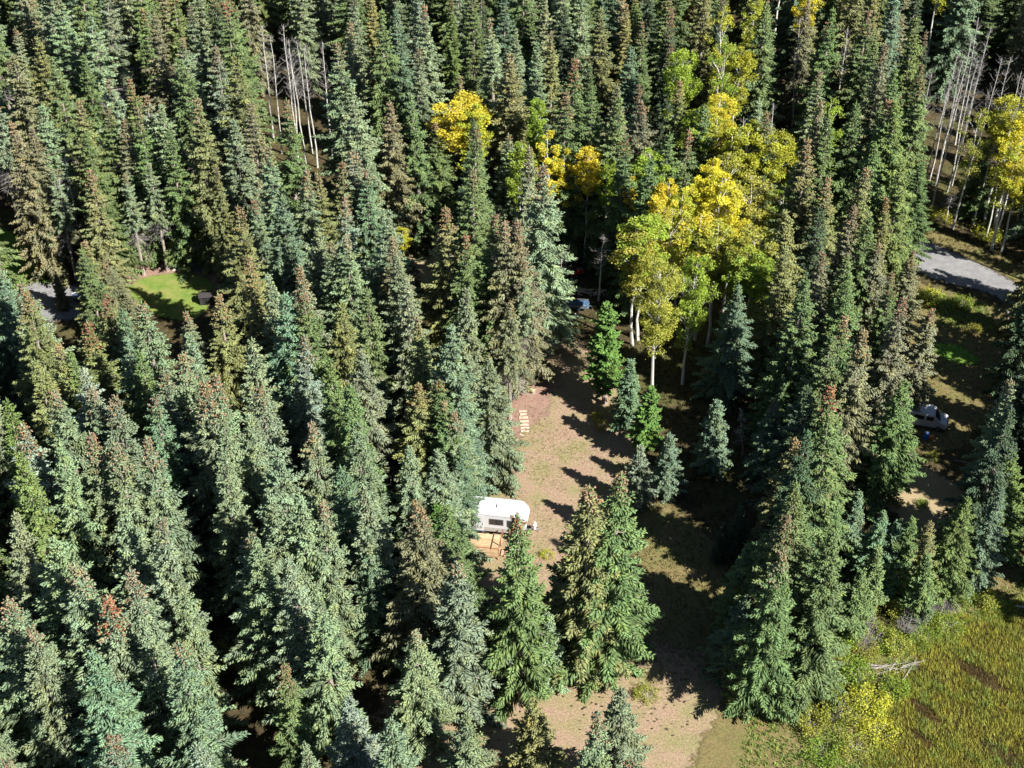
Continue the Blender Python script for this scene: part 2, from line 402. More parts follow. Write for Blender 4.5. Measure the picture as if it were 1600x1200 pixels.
# spruces: top in the picture, height in metres, tint, cone colour; some right-hand ones are added to shade the grass strip
S_ = """
20 185 19 tan b|117 157 19 olive o|60 160 18 sage n|160 165 18 green b|212 160 19 green b|192 185 17 tan b|250 162 18 sage n|300 152 20 olive t|322 282 10.6 olive o|360 318 18 olive b|
400 308 15 sage r|365 185 18 sage n|390 160 18 tan t|262 200 17 green n|42 195 18 tan t|132 372 13 olive o|163 403 10 tan b|86 428 5 tan o|-18 402 16 teal t|228 150 18 sage b|
235 250 13 sage n|135 200 18 green n|
417 228 18 sage b|442 156 19 green b|470 262 17 sage b|494 270 16 olive b|527 252 17 olive b|568 255 17 teal r|550 232 18 sage t|560 130 22 sage n|612 150 19 tan t|650 145 19 green n|
676 190 15 green b|742 182 15 green b|735 262 19 green b|792 207 15.5 sage b|703 318 19 olive b|722 365 17 green r|766 330 19 green b|512 372 16 sage b|540 367 17 sage t|475 412 17 sage o|
612 370 16 tan t|797 340 19 tan b|812 335 19 tan b|855 250 21 sage b|882 140 20 green b|925 140 20 green n|957 148 20 green n|997 150 19 tan b|975 207 18 green r|1072 195 17 green r|
942 280 11 sage b|1040 205 17 green n|960 345 8 dark n|1100 160 17 green n|1180 155 18 sage n|
1275 152 19 tan b|1268 215 20 olive o|1297 175 18 green n|1207 172 18 green b|1295 270 17 olive o|1347 255 17 olive t|1397 150 20 green r|1415 155 20 lime n|1387 308 15 olive r|1327 320 17 tan b|
1286 390 18 tan b|1232 332 17 olive n|1278 325 17 dark n|1357 332 16 green n|1550 212 12 green o|1340 155 19 green n|1442 255 13 green n|1425 385 13 tan b|1380 375 15 tan o|
1405 462 17 tan r|1452 484 14 tan r|1352 512 18 tan o|1307 600 17 green r|1247 684 14 olive o|1215 622 10 teal t|1287 705 14 olive b|1410 590 15 green n|
1575 630 17 dark n|1225 800 17 green b|1342 765 8 teal n|1379 796 10 teal n|1408 810 9 teal n|1427 805 10 green n|1452 815 10 olive t|1505 771 12 lime n|1565 757 13 teal n|1260 790 16 green n|1190 830 14 green n|1590 700 13 lime n|
35 455 18 olive b|222 466 17 sage t|160 458 15 olive r|135 498 16 olive r|292 482 12 sage o|342 457 17 olive o|82 532 17 olive o|272 548 18 sage t|252 583 17 sage b|90 598 18 sage b|
150 602 17 teal r|170 622 17 sage r|317 586 19 sage o|341 588 19 sage b|237 612 17 teal b|45 655 18 blue b|142 673 18 sage b|187 690 18 sage o|232 686 18 sage r|2 620 17 lime n|
137 573 17 blue n|205 520 17 teal n|185 480 15 teal n|60 560 17 olive n|115 545 16 green n|225 540 17 green n|300 520 17 sage n|20 700 18 lime n|
412 593 18 sage b|492 648 17 olive o|595 593 9 teal n|652 488 17 olive t|652 598 15 olive o|680 590 15 green o|687 626 14 green o|708 636 13 sage b|480 455 18 green b|450 450 18 teal n|
700 505 18 teal n|545 592 18 green n|796 476 15.4 tan o|732 450 17 sage n|625 400 16 sage n|640 430 17 sage n|572 440 16 green n|515 560 18 green n|385 520 18 sage n|
530 470 17 olive n|390 400 17 olive o|430 420 17 sage n|555 660 17 sage n|380 650 18 sage n|
120 880 18 sage o|207 877 18 olive o|240 817 18 sage t|72 842 18 tan n|15 927 17 olive t|50 975 17 olive b|392 834 16 olive b|160 932 17 sage r|345 700 18 sage n|
495 784 17 sage t|657 787 17 tan o|682 783 11 bright n|627 826 6 green n|712 872 16 sage b|648 980 14 sage t|460 765 18 sage n|405 842 17 sage n|575 752 17 sage n|545 720 17 teal n|
817 804 19 green r|1130 816 5 dark n|1157 870 8 green n|860 960 9 sage n|
1125 626 9 teal t|1150 440 15 teal n|1000 694 8 blue n|1045 676 8 teal n|982 560 9 teal n|714 692 11 teal n|690 700 14 sage n|640 690 15 sage n|722 590 14 teal n|726 640 11 teal n|
1020 250 17 green n|1330 420 17 green n|1250 430 18 green n|1290 520 17 green n|1265 600 16 dark n|1310 760 13 green n|
1215 900 15 green n|1262 672 18 dark n|1300 650 19 green n|1250 755 19 green n|1300 830 17 green n|1178 850 12 green n|1225 855 17 green t|1350 890 9 green n|1160 790 7 dark n|1165 930 10 teal n|1450 870 8 green n|1480 830 8 lime n|1370 850 9 green n|1375 220 18 green n|
770 560 15 sage n|600 330 17 sage n|490 350 16 sage n|
1420 250 17 lime n|1640 400 16 dark n|1250 250 17 green n|1230 380 16 olive n|80 690 18 sage n|
430 760 18 sage n|5 800 18 sage n|280 900 17 sage n|460 870 17 sage n|500 930 16 sage n|230 960 16 sage n|350 640 19 sage n|580 830 15 teal n|
"""
for row in S_.replace("\n", "").split("|"):
    q = row.split()
    if len(q) == 5:
        h = float(q[2])
        if float(q[0]) < 620 and float(q[1]) > 560:             # the near left rows are paler and cooler
            q[3] = {'tan': 'sage', 'olive': 'sage', 'lime': 'lime'}.get(q[3], q[3])
            if q[4] in 'ro' and R.random() < .6: q[4] = 't'
        put('spruce', float(q[0]), float(q[1]), h*1.12 if h > 15.5 else h, q[3], q[4])
for a in ((924,748,22,'olive','b',1.15),(960,740,22.5,'green','b',1.2),(962,747,7.6,'green','n',1.1),(885,885,8.6,'green','n',1.3),(990,905,8.6,'green','n',1.25),(925,960,8,'green','n',1.3)):  # third one is added, hidden behind the tall pair, for its shadow
    put('spruce', *a[:5], w=a[5])
# young pines
put('pine', 952, 475, 13, 'bright'); put('pine', 1015, 600, 9.5, 'bright'); put('pine', 1003, 640, 6, 'lime')
# aspens: top in the picture, height, tint, prototype, width
A_ = """812 224 17 lim 1 1.1|856 208 18 yel 3 1|885 226 16 yel 3 .9|920 230 16 gold 2 .9|952 250 15 lim 0 .8|987 276 15 gold 3 .75|1015 238 17 lim 1 1.1|1040 236 16 lim 4 1|
1092 172 18 lim 1 1.1|1127 150 18 yel 2 1|1127 182 17 ylg 1 1.1|1167 192 18 ylg 2 1.4|1210 205 17 ylg 2 1.2|1050 282 17 gold 1 1|1025 305 16 gold 0 1|1082 292 16 yel 0 1.1|1105 248 18 gold 1 1.1|
1132 276 18 gold 1 1.3|1138 236 16 mix 4 1.1|1010 330 17 lim 1 1.3|1055 325 16 mix 4 1.3|1125 350 16 mix 1 1.3|1187 360 16 mix 2 1.3|1165 385 15 lim 2 1.2|1180 272 17 mix 4 1.3|1195 290 15 mix 4 1.1|
1035 405 18 mix 5 .8|1085 395 17 lim 6 .75|1000 350 16 mix 1 1.2|1105 330 17 yel 4 1.2|722 152 17 yel 2 1.6|738 160 17 ylg 1 1.2|435 335 9 lim 0 .9|627 352 8 ylg 3 .8|835 155 18 lim 0 1|
1585 150 18 ylg 2 1.3|1600 175 17 yel 1 1.3|1590 225 15 ylg 4 1.2|1530 170 17 mix 4 1|1300 150 18 lim 4 1|1230 200 16 mix 4 1|1228 290 13 lim 4 1|1205 415 13 lim 1 .9|1195 395 14 lim 2 1|1600 250 13 yel 2 .9|1150 300 16 yel 4 1.1|1070 300 16 ylg 1 1"""
for row in A_.replace("\n", "").split("|"):
    q = row.split()
    put('aspen', float(q[0]), float(q[1]), float(q[2]), q[3], proto=int(q[4]), w=float(q[5]))
# bare-stemmed aspens, placed by the foot of the trunk
bare_feet = [(1480, 300, 19), (1487, 290, 18), (1510, 285, 18), (1530, 300, 19), (1566, 310, 18), (1583, 322, 17), (1470, 250, 18), (1415, 300, 17), (1455, 330, 18), (441, 240, 17), (479, 255, 18), (1542, 322, 19), (1550, 325, 18), (1560, 345, 18), (1555, 372, 18), (1520, 350, 17), (1452, 282, 18), (1462, 290, 18), (1437, 312, 17), (1492, 226, 19), (1500, 232, 18),
             (1235, 215, 18), (1300, 225, 17), (1590, 345, 17), (1596, 330, 18), (1575, 305, 18), (428, 220, 17), (465, 232, 18), (468, 262, 17), (496, 262, 18), (488, 240, 17), (520, 255, 18),
             (1183, 360, 15), (1170, 350, 15), (1150, 345, 15), (1195, 340, 16), (1405, 240, 17), (1478, 345, 4), (118, 437, 14), (130, 412, 15), (904-30, 500, 10), (935, 470, 9), (1540, 372, 17)]

# ------------------------------------------------------------------ open ground: what must stay seen, what must stay sunlit
POLYS = [
    [(772,690),(778,610),(825,590),(845,505),(865,510),(890,540),(935,600),(975,640),(970,690),(985,720),(960,735),(910,735),(870,760),(850,800),(850,850),(825,870),(725,870),(725,820),(770,775)],
    [(638,372),(692,378),(695,440),(665,415)],
    [(180,392),(325,385),(330,470),(270,485),(200,450)],
    [(20,372),(78,415),(95,445),(135,450),(140,472),(95,480),(45,450)],
    [(1398,362),(1440,365),(1565,438),(1545,465),(1440,455),(1400,400)],
    [(1455,480),(1540,480),(1560,520),(1545,600),(1560,650),(1490,720),(1432,690),(1440,640),(1455,600)],
    [(1366,735),(1400,725),(1520,790),(1450,815)],
    [(985,975),(1100,1050),(985,1060)],
    [(1300,990),(1400,945),(1620,925),(1620,1230),(1050,1230),(1050,1080)],
    [(985,800),(1040,800),(1140,880),(1130,1000),(1010,970)],
    [(1030,580),(1190,600),(1190,760),(1060,790),(1020,640)],
    [(868,395),(985,395),(985,500),(870,500)], [(1430,300),(1530,340),(1560,420),(1440,370)],
    [(1515,840),(1600,850),(1600,950),(1530,950)], [(528,850),(600,900),(610,1050),(550,1050)], [(305,900),(340,860),(385,880),(380,960),(330,960)],
    [(578,480),(600,480),(635,640),(605,750),(590,600)], [(0,520),(25,520),(45,560),(40,640),(0,640)], [(273,600),(285,600),(305,760),(335,900),(310,900)],
    [(290,985),(400,985),(400,1060),(290,1060)], [(0,1000),(50,1010),(50,1060),(0,1060)],
    [(625,280),(660,290),(690,375),(640,375)], [(418,150),(530,150),(522,262),(430,262)], [(1450,150),(1600,150),(1600,400),(1440,300)], [(1160,240),(1215,240),(1205,350),(1160,350)],
]
SUNNY = [(800,640),(840,640),(880,640),(900,690),(830,700),(800,730),(840,770),(790,790),(760,845),(780,840),(860,800),(665,392),(680,420),(230,440),(280,440),(300,450),(250,420),(220,420),(50,410),(60,435),(75,460),
         (1010,815),(1060,840),(1110,870),(1440,390),(1470,410),(1500,425),(1540,440),(1410,375),(1480,470),(1500,590),(1480,610),(1520,625),(1400,760),(1430,780),(1455,800),(1010,1010),(1040,1030),(1450,950),(1550,960),(1500,1000),(1390,1000),(1460,655)]
SUN_P = [at(x, y) for x, y in SUNNY]
def inside(poly, x, y):
    c = False; n = len(poly); j = n-1
    for i in range(n):
        xi, yi = poly[i]; xj, yj = poly[j]
        if (yi > y) != (yj > y) and x < (xj-xi)*(y-yi)/(yj-yi)+xi: c = not c
        j = i
    return c
PB = [(min(p[0] for p in q), min(p[1] for p in q), max(p[0] for p in q), max(p[1] for p in q)) for q in POLYS]
def covers(x, y, H, Rw):
    for h in (0.04, .2, .38, .56, .74, .9, 1.0):
        r = Rw*(1-h)
        for s in (-.85, 0, .85):
            px, py, _ = proj(x+s*r, y, H*h)
            for q, b in zip(POLYS, PB):
                if b[0] <= px <= b[2] and b[1] <= py <= b[3] and inside(q, px, py): return True
    return False
tanE = math.tan(SUN_EL)
def shades(x, y, H, Rw):
    for p in SUN_P:
        dx, dy = x-p.x, y-p.y
        L = dx*SUN_H.x + dy*SUN_H.y
        if L <= 0 or L > H/tanE: continue
        off = abs(dx*SUN_H.y - dy*SUN_H.x)
        if off < Rw*(1-L*tanE/H)+.15: return True
    return False

# ------------------------------------------------------------------ fill the forest between the placed trees
cells = {}
def cell_add(x, y): cells.setdefault((int(x//4), int(y//4)), []).append((x, y))
def near(x, y, d):
    cx, cy = int(x//4), int(y//4)
    for i in (-1, 0, 1):
        for j in (-1, 0, 1):
            for (a, b) in cells.get((cx+i, cy+j), ()):
                if (a-x)**2+(b-y)**2 < d*d: return True
    return False
for t in trees: cell_add(t['x'], t['y'])
fill = []
for _ in range(60000):
    y = 45 + 340*R.random()
    zc = y*CT + CAMH*ST
    halfw = 800/F*zc
    x = R.uniform(-halfw-14, halfw+34)
    px, py, _z = proj(x, y, 0)
    H = R.uniform(17, 24) if y > 130 else R.uniform(15, 21)
    if near(x, y, 4.8 if y < 125 else 5.5): continue
    tx, ty, _z = proj(x, y, H)
    if 600 < tx < 1420 and 850 < ty < 1070: continue
    if px > 1020 and py > 1010: continue
    if 640 < px <= 1020 and ty < 1065 and py > 1040: continue
    if y < 240 and covers(x, y, H, 2.6): continue
    if y < 240 and shades(x, y, H, 2.6): continue
    cell_add(x, y)
    asp = False
    if y > 140 and ((px > 1380 and R.random() < .12) or (1000 < px < 1250 and R.random() < .35) or R.random() < .02): asp = True
    nearleft = px < 640 and y < 135
    tint = R.choice(['sage', 'sage', 'sage', 'sage', 'blue', 'green', 'teal']) if nearleft else R.choices(['sage', 'green', 'teal', 'olive', 'dark', 'tan', 'lime', 'blue'], [5, 4, 1.6, 2, 1.0, 1, .5, .25] if px < 900 else [1.5, 6, 2, 2, 2.5, 1, .8, .1])[0]
    d = dict(kind='spruce', x=x, y=y, H=H, tint=tint, cone=R.choices(['n', 'b', 'r', 'o', 't'], [6, 1, .1, .5, 1.5] if nearleft else [4, 3, .4, 1, 1.2])[0], proto=None, w=1.0, hand=False, top=(tx, ty))
    if asp: d.update(kind='aspen', tint=R.choice(['yel', 'ylg', 'lim', 'mix', 'mix', 'ylg']), proto=R.choice([0, 1, 2, 3, 4, 4]), cone='n')
    fill.append(d)
def vis_score(t):
    tx, ty, zc = proj(t['x'], t['y'], t['H']*.75)
    if not (-30 < tx < 1630 and -10 < ty < 1215): return 0
    return t['H']/zc
sp_hand = [t for t in trees if t['kind'] == 'spruce']
room = 298 - len(sp_hand)
cand = sorted([t for t in fill if t['kind'] == 'spruce' and vis_score(t) > 0], key=lambda t: -vis_score(t))
chosen = cand[:max(0, room)]
aspf = sorted([t for t in fill if t['kind'] == 'aspen' and vis_score(t) > 0], key=lambda t: -vis_score(t))
achosen = aspf[:60]
ids = {id(t) for t in chosen} | {id(t) for t in achosen}
far = [t for t in fill if id(t) not in ids]
trees += chosen + achosen
print("spruce placed", len(sp_hand), "filled", len(fill), "things", len(trees), "far", len(far))
for t in sp_hand:
    for p, s in zip(SUN_P, SUNNY):
        dx, dy = t['x']-p.x, t['y']-p.y; L = dx*SUN_H.x+dy*SUN_H.y
        if 0 < L < t['H']/tanE and abs(dx*SUN_H.y-dy*SUN_H.x) < 2.2*(1-L*tanE/t['H']): print("shade:", t['top'], t['H'], "->", s)

# ------------------------------------------------------------------ labels for trees: look + nearest landmark
LMK = [("the white trailer", 780, 805), ("the blue tarp", 295, 405), ("the oval lawn", 255, 450), ("the bright lawn strip", 50, 410), ("the dark cabin roof", 5, 560),
       ("the gravel road", 1490, 425), ("the golden aspens", 1090, 290), ("the big aspen", 1040, 520), ("the bright green young pine", 950, 550), ("the lone little teal spruce", 595, 640),
       ("the top-edge yellow aspen", 722, 172), ("the orange aspen", 920, 250), ("the sandy gap in the trees", 668, 400), ("the grey dead tree", 527, 500),
       ("the white van", 1455, 660), ("the sand patch", 1415, 775), ("the yellow sedge marsh", 1500, 1010), ("the silvery blue spruce", 1000, 745), ("the tarp-covered cart", 900, 475),
       ("the bottom-left bush", 345, 1010), ("the white trunks at upper right", 1520, 240), ("the white trunks at upper left", 475, 200), ("the twin logs clearing", 830, 650),
       ("the top left corner", 60, 130), ("the bottom left corner", 40, 1060), ("the wide shaded floor", 1100, 680), ("the dry grass strip", 1060, 850)]
ORD = ["first", "second", "third", "fourth", "fifth", "sixth", "seventh", "eighth", "ninth", "tenth", "eleventh", "twelfth", "thirteenth", "fourteenth", "fifteenth", "sixteenth"]
def look(t):
    if t['kind'] == 'spruce':
        size = "small" if t['H'] < 9.5 else ("medium" if t['H'] < 15 else "tall")
        return f"{size} {TW[t['tint']]} spruce" + (f" with {CW[t['cone']]}" if t['cone'] != 'n' else "")
    if t['kind'] == 'pine': return f"{TW[t['tint']]} young pine"
    return f"{AW[t['tint']]} aspen" + (" with sparse crown" if t['proto'] == 4 else "")
groups = {}
for t in trees:
    cx, cy, _ = proj(t['x'], t['y'], t['H']*.8)
    best = min(LMK, key=lambda l: math.hypot(l[1]-cx, l[2]-cy))
    dx, dy = cx-best[1], cy-best[2]
    rel = ("left of" if dx < 0 else "right of") if abs(dx) > abs(dy) else ("above" if dy < 0 else "below")
    t['key'] = (look(t), rel, best[0]); t['dist'] = math.hypot(dx, dy)
    groups.setdefault(t['key'], []).append(t)
for key, lst in groups.items():
    lst.sort(key=lambda t: t['dist'])
    for k, t in enumerate(lst):
        pos = f"{key[1]} {key[2]}"
        lk = key[0]
        if len((lk+pos).split()) > 12 and " with " in lk: lk = lk.split(" with ")[0] + " with " + lk.split(" with ")[1].split()[0] + " top"
        if len(lst) == 1: t['label'] = f"{lk} {pos}"
        else:
            o = "nearest" if k == 0 else (ORD[min(k, 15)] + " nearest")
            t['label'] = f"{lk}, {o} {pos}"
SPECIAL = {(952, 475): "bright green narrow young pine standing alone at the clearing's edge", (1000, 694): "small silvery blue spruce at the dry grass strip's end",
           (595, 593): "small lone teal spruce in the dark gap between tall rows", (1035, 405): "big mottled yellow-green aspen with thick pale trunk bare at the foot",
           (920, 230): "orange round-crowned aspen on a thin bare stem between spruces", (722, 152): "broad bright yellow aspen crown at the top edge",
           (817, 804): "spruce with rust red tip standing just in front of the white trailer", (796, 476): "tan spruce with bare lower trunk standing in the clearing",
           (657, 787): "tan spruce with orange top left of the wooden deck", (1575, 630): "dark shaded spruce overhanging the clearing at the right edge"}

# ------------------------------------------------------------------ plant the trees
def variant(c, rr, a=.12):
    k = 1+rr.uniform(-a, a)
    return tuple(max(.01, v*k*(1+rr.uniform(-.06, .06))) for v in c)
def plant(t):
    H = t['H']; kind = t['kind']
    if kind == 'spruce':
        if t['proto'] is not None: p = t['proto']
        elif H < 7.7 or (H < 9.6 and t['w'] == 1.0): p = R.choice(YNG)
        elif H < 9.6: p = CLU[R.randrange(2)]
        elif t['top'] == (796, 476): p = SPR[6]
        elif t['y'] > 150 and t['x'] < -38 and R.random() < .45: p = SPR[6]
        else: p = SPR[R.choice([0, 1, 2, 3, 4, 5, 7, 0, 1, 3, 5, 7])]
        nm, g, cat = 'spruce_tree', 'spruces of the forest', 'spruce tree'; col = variant(T[t['tint']], R)
        wx = (0.55+.45*H/18) if H > 9.6 else 1.0
    elif kind == 'pine':
        p = PIN[0]; nm, g, cat = 'pine_tree', 'young bright green pines', 'pine tree'; col = T[t['tint']]; wx = 1.0
    else:
        p = (ASP+BIG)[t['proto']]; nm, g, cat = 'aspen_tree', 'autumn aspens among the spruces', 'aspen tree'; col = variant(AT[t['tint']], R, .08); wx = t['w']
    s = H/p['H']
    root = thing(nm, SPECIAL.get(t['top'], t['label']), cat, (t['x'], t['y'], 0), R.random()*6.28, g)
    sw = wx*R.uniform(.92, 1.1)*(1.0 if kind != 'spruce' else 1.0)
    if kind == 'spruce' and H > 9.6: sw = R.uniform(.88, 1.1)*(0.35+.65*H/18)*18/p['H']*1.02
    if kind == 'spruce' and H <= 9.6: sw = s*R.uniform(.95, 1.1)*t['w']
    if kind == 'pine': sw = s*1.35
    if kind == 'spruce' and H > 9.6: sw *= 1.17*t['w']
    root.scale = (sw, sw, s)
    root.rotation_euler = (R.uniform(-.035, .035), R.uniform(-.035, .035), R.random()*6.28)
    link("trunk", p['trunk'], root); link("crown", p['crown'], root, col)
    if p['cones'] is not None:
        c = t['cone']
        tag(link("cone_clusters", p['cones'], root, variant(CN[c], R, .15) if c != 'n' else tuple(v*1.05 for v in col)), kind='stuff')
    if p['dead'] is not None: link("dead_branches", p['dead'], root)
for t in trees: plant(t)

# bare-stemmed aspens
def bare_aspen(seed, H=18):
    g = np.random.default_rng(seed); rr = random.Random(seed)
    tm = trunk_mb(H, .105, .025, rr=rr, bend=.16); br = MB()
    for k in range(34):
        z = H*g.uniform(.5, .99); a = g.random()*6.28; L = g.uniform(.5, 1.6)*(1.2-z/H)*1.6+.2
        d = Vector((math.cos(a), math.sin(a), g.uniform(.4, 1.1))); p0 = Vector((0, 0, z)); p2 = p0+d*L
        br.tube([p0, p0+d*L*.5+Vector((0, 0, -.05)), p2], [.03, .018, .006], 4, False)
        for j in range(5):
            q = p0.lerp(p2, g.uniform(.3, 1)); br.tube([q, q+Vector(g.normal(0, .3, 3))+Vector((0, 0, .2))], [.01, .004], 3, False)
    return tm.mesh("trunk", M_PALE), br.mesh("bare_branches", M_TWIG)
BA = [bare_aspen(91), bare_aspen(92), bare_aspen(93)]
cnt = {}
for (px, py, H) in bare_feet:
    p = at(px, py); m = R.choice(BA)
    best = min(LMK, key=lambda l: math.hypot(l[1]-px, l[2]-py))
    rel = "left of" if px < best[1] else "right of"
    if best[0].startswith('the white trunks'): best = {'the white trunks at upper left': ("the red-topped spruce", 568, 255), 'the white trunks at upper right': ("the gravel road", 1490, 425)}[best[0]]; rel = "left of" if px < best[1] else "right of"
    cnt.setdefault((best[0], rel), []).append((px, py, H, p, m))
for (lm, rel), lst in cnt.items():
    lst.sort(key=lambda q: abs(q[0]-([l for l in LMK if l[0] == lm] or [(0, 568)])[0][1]))
    for k, (px, py, H, p, m) in enumerate(lst):
        lab = "bare white-stemmed aspen, " + (ORD[k] + " " if k else "") + f"nearest {rel} {lm}"
        o = thing("aspen_tree", lab, "aspen tree", (p.x, p.y, 0), R.random()*6.28, "bare-stemmed aspens")
        o.scale = (1, 1, H/18); o.rotation_euler = (R.uniform(-.05, .05), R.uniform(-.05, .05), R.random()*6)
        link("trunk", m[0], o); link("bare_branches", m[1], o)
for (px, py, k, lab) in ((524, 530, 0, "leafless grey dead tree rising between the left spruces"), (1160, 712, 1, "thin bleached dead tree leaning in the wide shade"), (470, 395, 0, "leafless grey tree behind the left spruces, below the white trunks")):
    p = at(px, py); m = DEAD[k]
    o = thing("dead_tree", lab, "dead tree", (p.x, p.y, 0), R.random()*6, "leafless dead trees"); o.rotation_euler[1] = .12 if k else .03
    link("trunk", m[0], o); link("bare_branches", m[1], o)

# ------------------------------------------------------------------ the far wood and all beyond the 300 nearest: one mass
pc = bpy.data.collections.new("far_tree_kinds")      # never linked to the scene, only instanced
def farkind(i, p, tint, cone, leafm, barkm):
    Vs, Fs, Mi, Ss = p['far']
    V = np.concatenate(Vs); S = np.concatenate(Ss)
    k = Fs[0].shape[1]; tm = p['tm']; o = len(V)
    tv = np.array(tm.v); tf = []
    for f in tm.f:
        if len(f) == 4: tf += [(f[0], f[1], f[2], f[2]), (f[0], f[2], f[3], f[3])] if False else [f]
    Fc = np.concatenate(Fs)
    quads = np.array([f for f in tm.f if len(f) == 4])
    if k == 3:
        tris = np.concatenate([quads[:, [0, 1, 2]], quads[:, [0, 2, 3]]]); nf = np.concatenate([Fc, tris+o])
    else: tris = quads; nf = np.concatenate([Fc, quads+o])
    mi = np.concatenate([np.concatenate(Mi), np.full(len(tris), 2)])
    lm = leafy('far_leaves_%d' % i, transl=.35 if k == 4 else 0, col=tint)
    cm = leafy('far_cones_%d' % i, rough=.7, spec=.2, col=CN[cone]) if cone else lm
    me = mesh_np("far_tree", np.concatenate([V, tv]), nf, [lm, cm, barkm], mi, np.concatenate([S, np.full(len(tv), .5)]))
    ob = bpy.data.objects.new(f"kind_{i:02d}", me); ob.color = (*tint, 1); pc.objects.link(ob)
KINDS = [('sage', 0), ('green', 1), ('olive', 2), ('teal', 3), ('dark', 4), ('sage', 5), ('green', 7), ('tan', 4), ('lime', 2), ('blue', 5)]
for i, (tn, k) in enumerate(KINDS): farkind(i, SPR[k], T[tn], [None, 'b', 't', None, 'b', 'b', None, 't', 'o', None][i], M_NEEDLE, M_BARK)
AK = ['yel', 'ylg', 'lim', 'mix', 'gold']
for i, a in enumerate(AK): farkind(len(KINDS)+i, ASP[i], AT[a], False, M_LEAF, M_PALE)
def idx_of(t):
    if t['kind'] == 'aspen': return len(KINDS)+AK.index(t['tint'])
    c = [i for i, (tn, k) in enumerate(KINDS) if tn == t['tint']]; return R.choice(c)
me = bpy.data.meshes.new("forest")
me.from_pydata([(t['x'], t['y'], 0) for t in far], [], [])
for nm, ty, vals in (("pick", 'INT', [idx_of(t) for t in far]), ("turn", 'FLOAT', [R.random()*6.28 for t in far]), ("size", 'FLOAT', [t['H']/18 for t in far])):
    a = me.attributes.new(nm, ty, 'POINT'); a.data.foreach_set("value", vals)
fo = link("forest", me); tag(fo, "dense spruce and aspen forest running back beyond the clearing", "forest", kind="stuff")
ng = bpy.data.node_groups.new("forest_instances", 'GeometryNodeTree')
ng.interface.new_socket("Geometry", in_out='INPUT', socket_type='NodeSocketGeometry'); ng.interface.new_socket("Geometry", in_out='OUTPUT', socket_type='NodeSocketGeometry')
N = ng.nodes; gi = N.new("NodeGroupInput"); go = N.new("NodeGroupOutput"); ip = N.new("GeometryNodeInstanceOnPoints"); ci = N.new("GeometryNodeCollectionInfo")
ci.inputs["Collection"].default_value = pc; ci.inputs["Separate Children"].default_value = True; ci.inputs["Reset Children"].default_value = True
def attr(nm, ty):
    n = N.new("GeometryNodeInputNamedAttribute"); n.data_type = ty; n.inputs["Name"].default_value = nm
    return [s for s in n.outputs if s.enabled and s.name == "Attribute"][0]
cx = N.new("ShaderNodeCombineXYZ"); ng.links.new(attr("turn", 'FLOAT'), cx.inputs[2])
ip.inputs["Pick Instance"].default_value = True
ng.links.new(gi.outputs[0], ip.inputs["Points"]); ng.links.new(ci.outputs[0], ip.inputs["Instance"])
ng.links.new(attr("pick", 'INT'), ip.inputs["Instance Index"]); ng.links.new(cx.outputs[0], ip.inputs["Rotation"])
ng.links.new(attr("size", 'FLOAT'), ip.inputs["Scale"]); ng.links.new(ip.outputs[0], go.inputs[0])
md = fo.modifiers.new("forest", 'NODES'); md.node_group = ng

# ------------------------------------------------------------------ ground, clearings, lawns, road, marsh
def ground_mat():
    m, nt, b = newmat("forest_floor")
    f = geo_noise(nt, .16, 5); g = geo_noise(nt, 1.3, 6, .7); h = geo_noise(nt, 7, 4, .7)
    c = ramp(nt, f, [(.34, (.05, .042, .024)), (.5, (.085, .07, .036)), (.66, (.085, .09, .032))])
    c = mixc(nt, 1.0, c, ramp(nt, g, [(.3, (.55, .55, .55)), (.72, (1.5, 1.4, 1.3))]), 'MULTIPLY')
    c = mixc(nt, 1.0, c, ramp(nt, h, [(.35, (.6, .6, .6)), (.65, (1.3, 1.3, 1.3))]), 'MULTIPLY')
    nt.links.new(c, b.inputs["Base Color"]); b.inputs["Roughness"].default_value = .95; b.inputs["Specular IOR Level"].default_value = .1
    bump(nt, b, g, .25); return m
ZN = [0]
def sheet(name, pix, z, mat, jit=.35, step=.5, label=None, cat=None, fea=.9):
    """a patch of ground: a fine grid that thins out raggedly at its rim (attribute cover)"""
    ZN[0] += 1; z = .004*ZN[0]
    P = np.array([(q.x, q.y) for q in (at(*p) for p in pix)])
    x0, y0 = P.min(0)-1.5; x1, y1 = P.max(0)+1.5
    nx, ny = max(3, int((x1-x0)/step)), max(3, int((y1-y0)/step))
    X, Y = np.meshgrid(np.linspace(x0, x1, nx), np.linspace(y0, y1, ny)); X = X.ravel(); Y = Y.ravel()
    dmin = np.full(len(X), 1e9); ins = np.zeros(len(X), bool); n = len(P)
    for i in range(n):
        a, b = P[i], P[(i+1) % n]; ab = b-a
        t = np.clip(((X-a[0])*ab[0]+(Y-a[1])*ab[1])/(ab@ab+1e-9), 0, 1)
        dmin = np.minimum(dmin, np.hypot(X-a[0]-t*ab[0], Y-a[1]-t*ab[1]))
        c = (a[1] > Y) != (b[1] > Y)
        with np.errstate(divide='ignore', invalid='ignore'):
            ins ^= c & (X < (b[0]-a[0])*(Y-a[1])/(b[1]-a[1]+1e-12)+a[0])
    d = np.where(ins, dmin, -dmin); cov = np.clip(.5+d/(2*fea), 0, 1)
    idx = np.arange(len(X)).reshape(ny, nx)
    F_ = np.stack([idx[:-1, :-1], idx[:-1, 1:], idx[1:, 1:], idx[1:, :-1]], -1).reshape(-1, 4)
    F_ = F_[(cov[F_] > 0).any(1)]
    used = np.unique(F_); re_ = np.zeros(len(X), int); re_[used] = np.arange(len(used))
    me = mesh_np(name, np.stack([X, Y, np.full(len(X), z)], 1)[used], re_[F_], mat)
    at_ = me.attributes.new("cover", 'FLOAT', 'POINT'); at_.data.foreach_set("value", cov[used].astype(np.float32))
    o = link(name, me); tag(o, label, cat, kind='structure'); return o
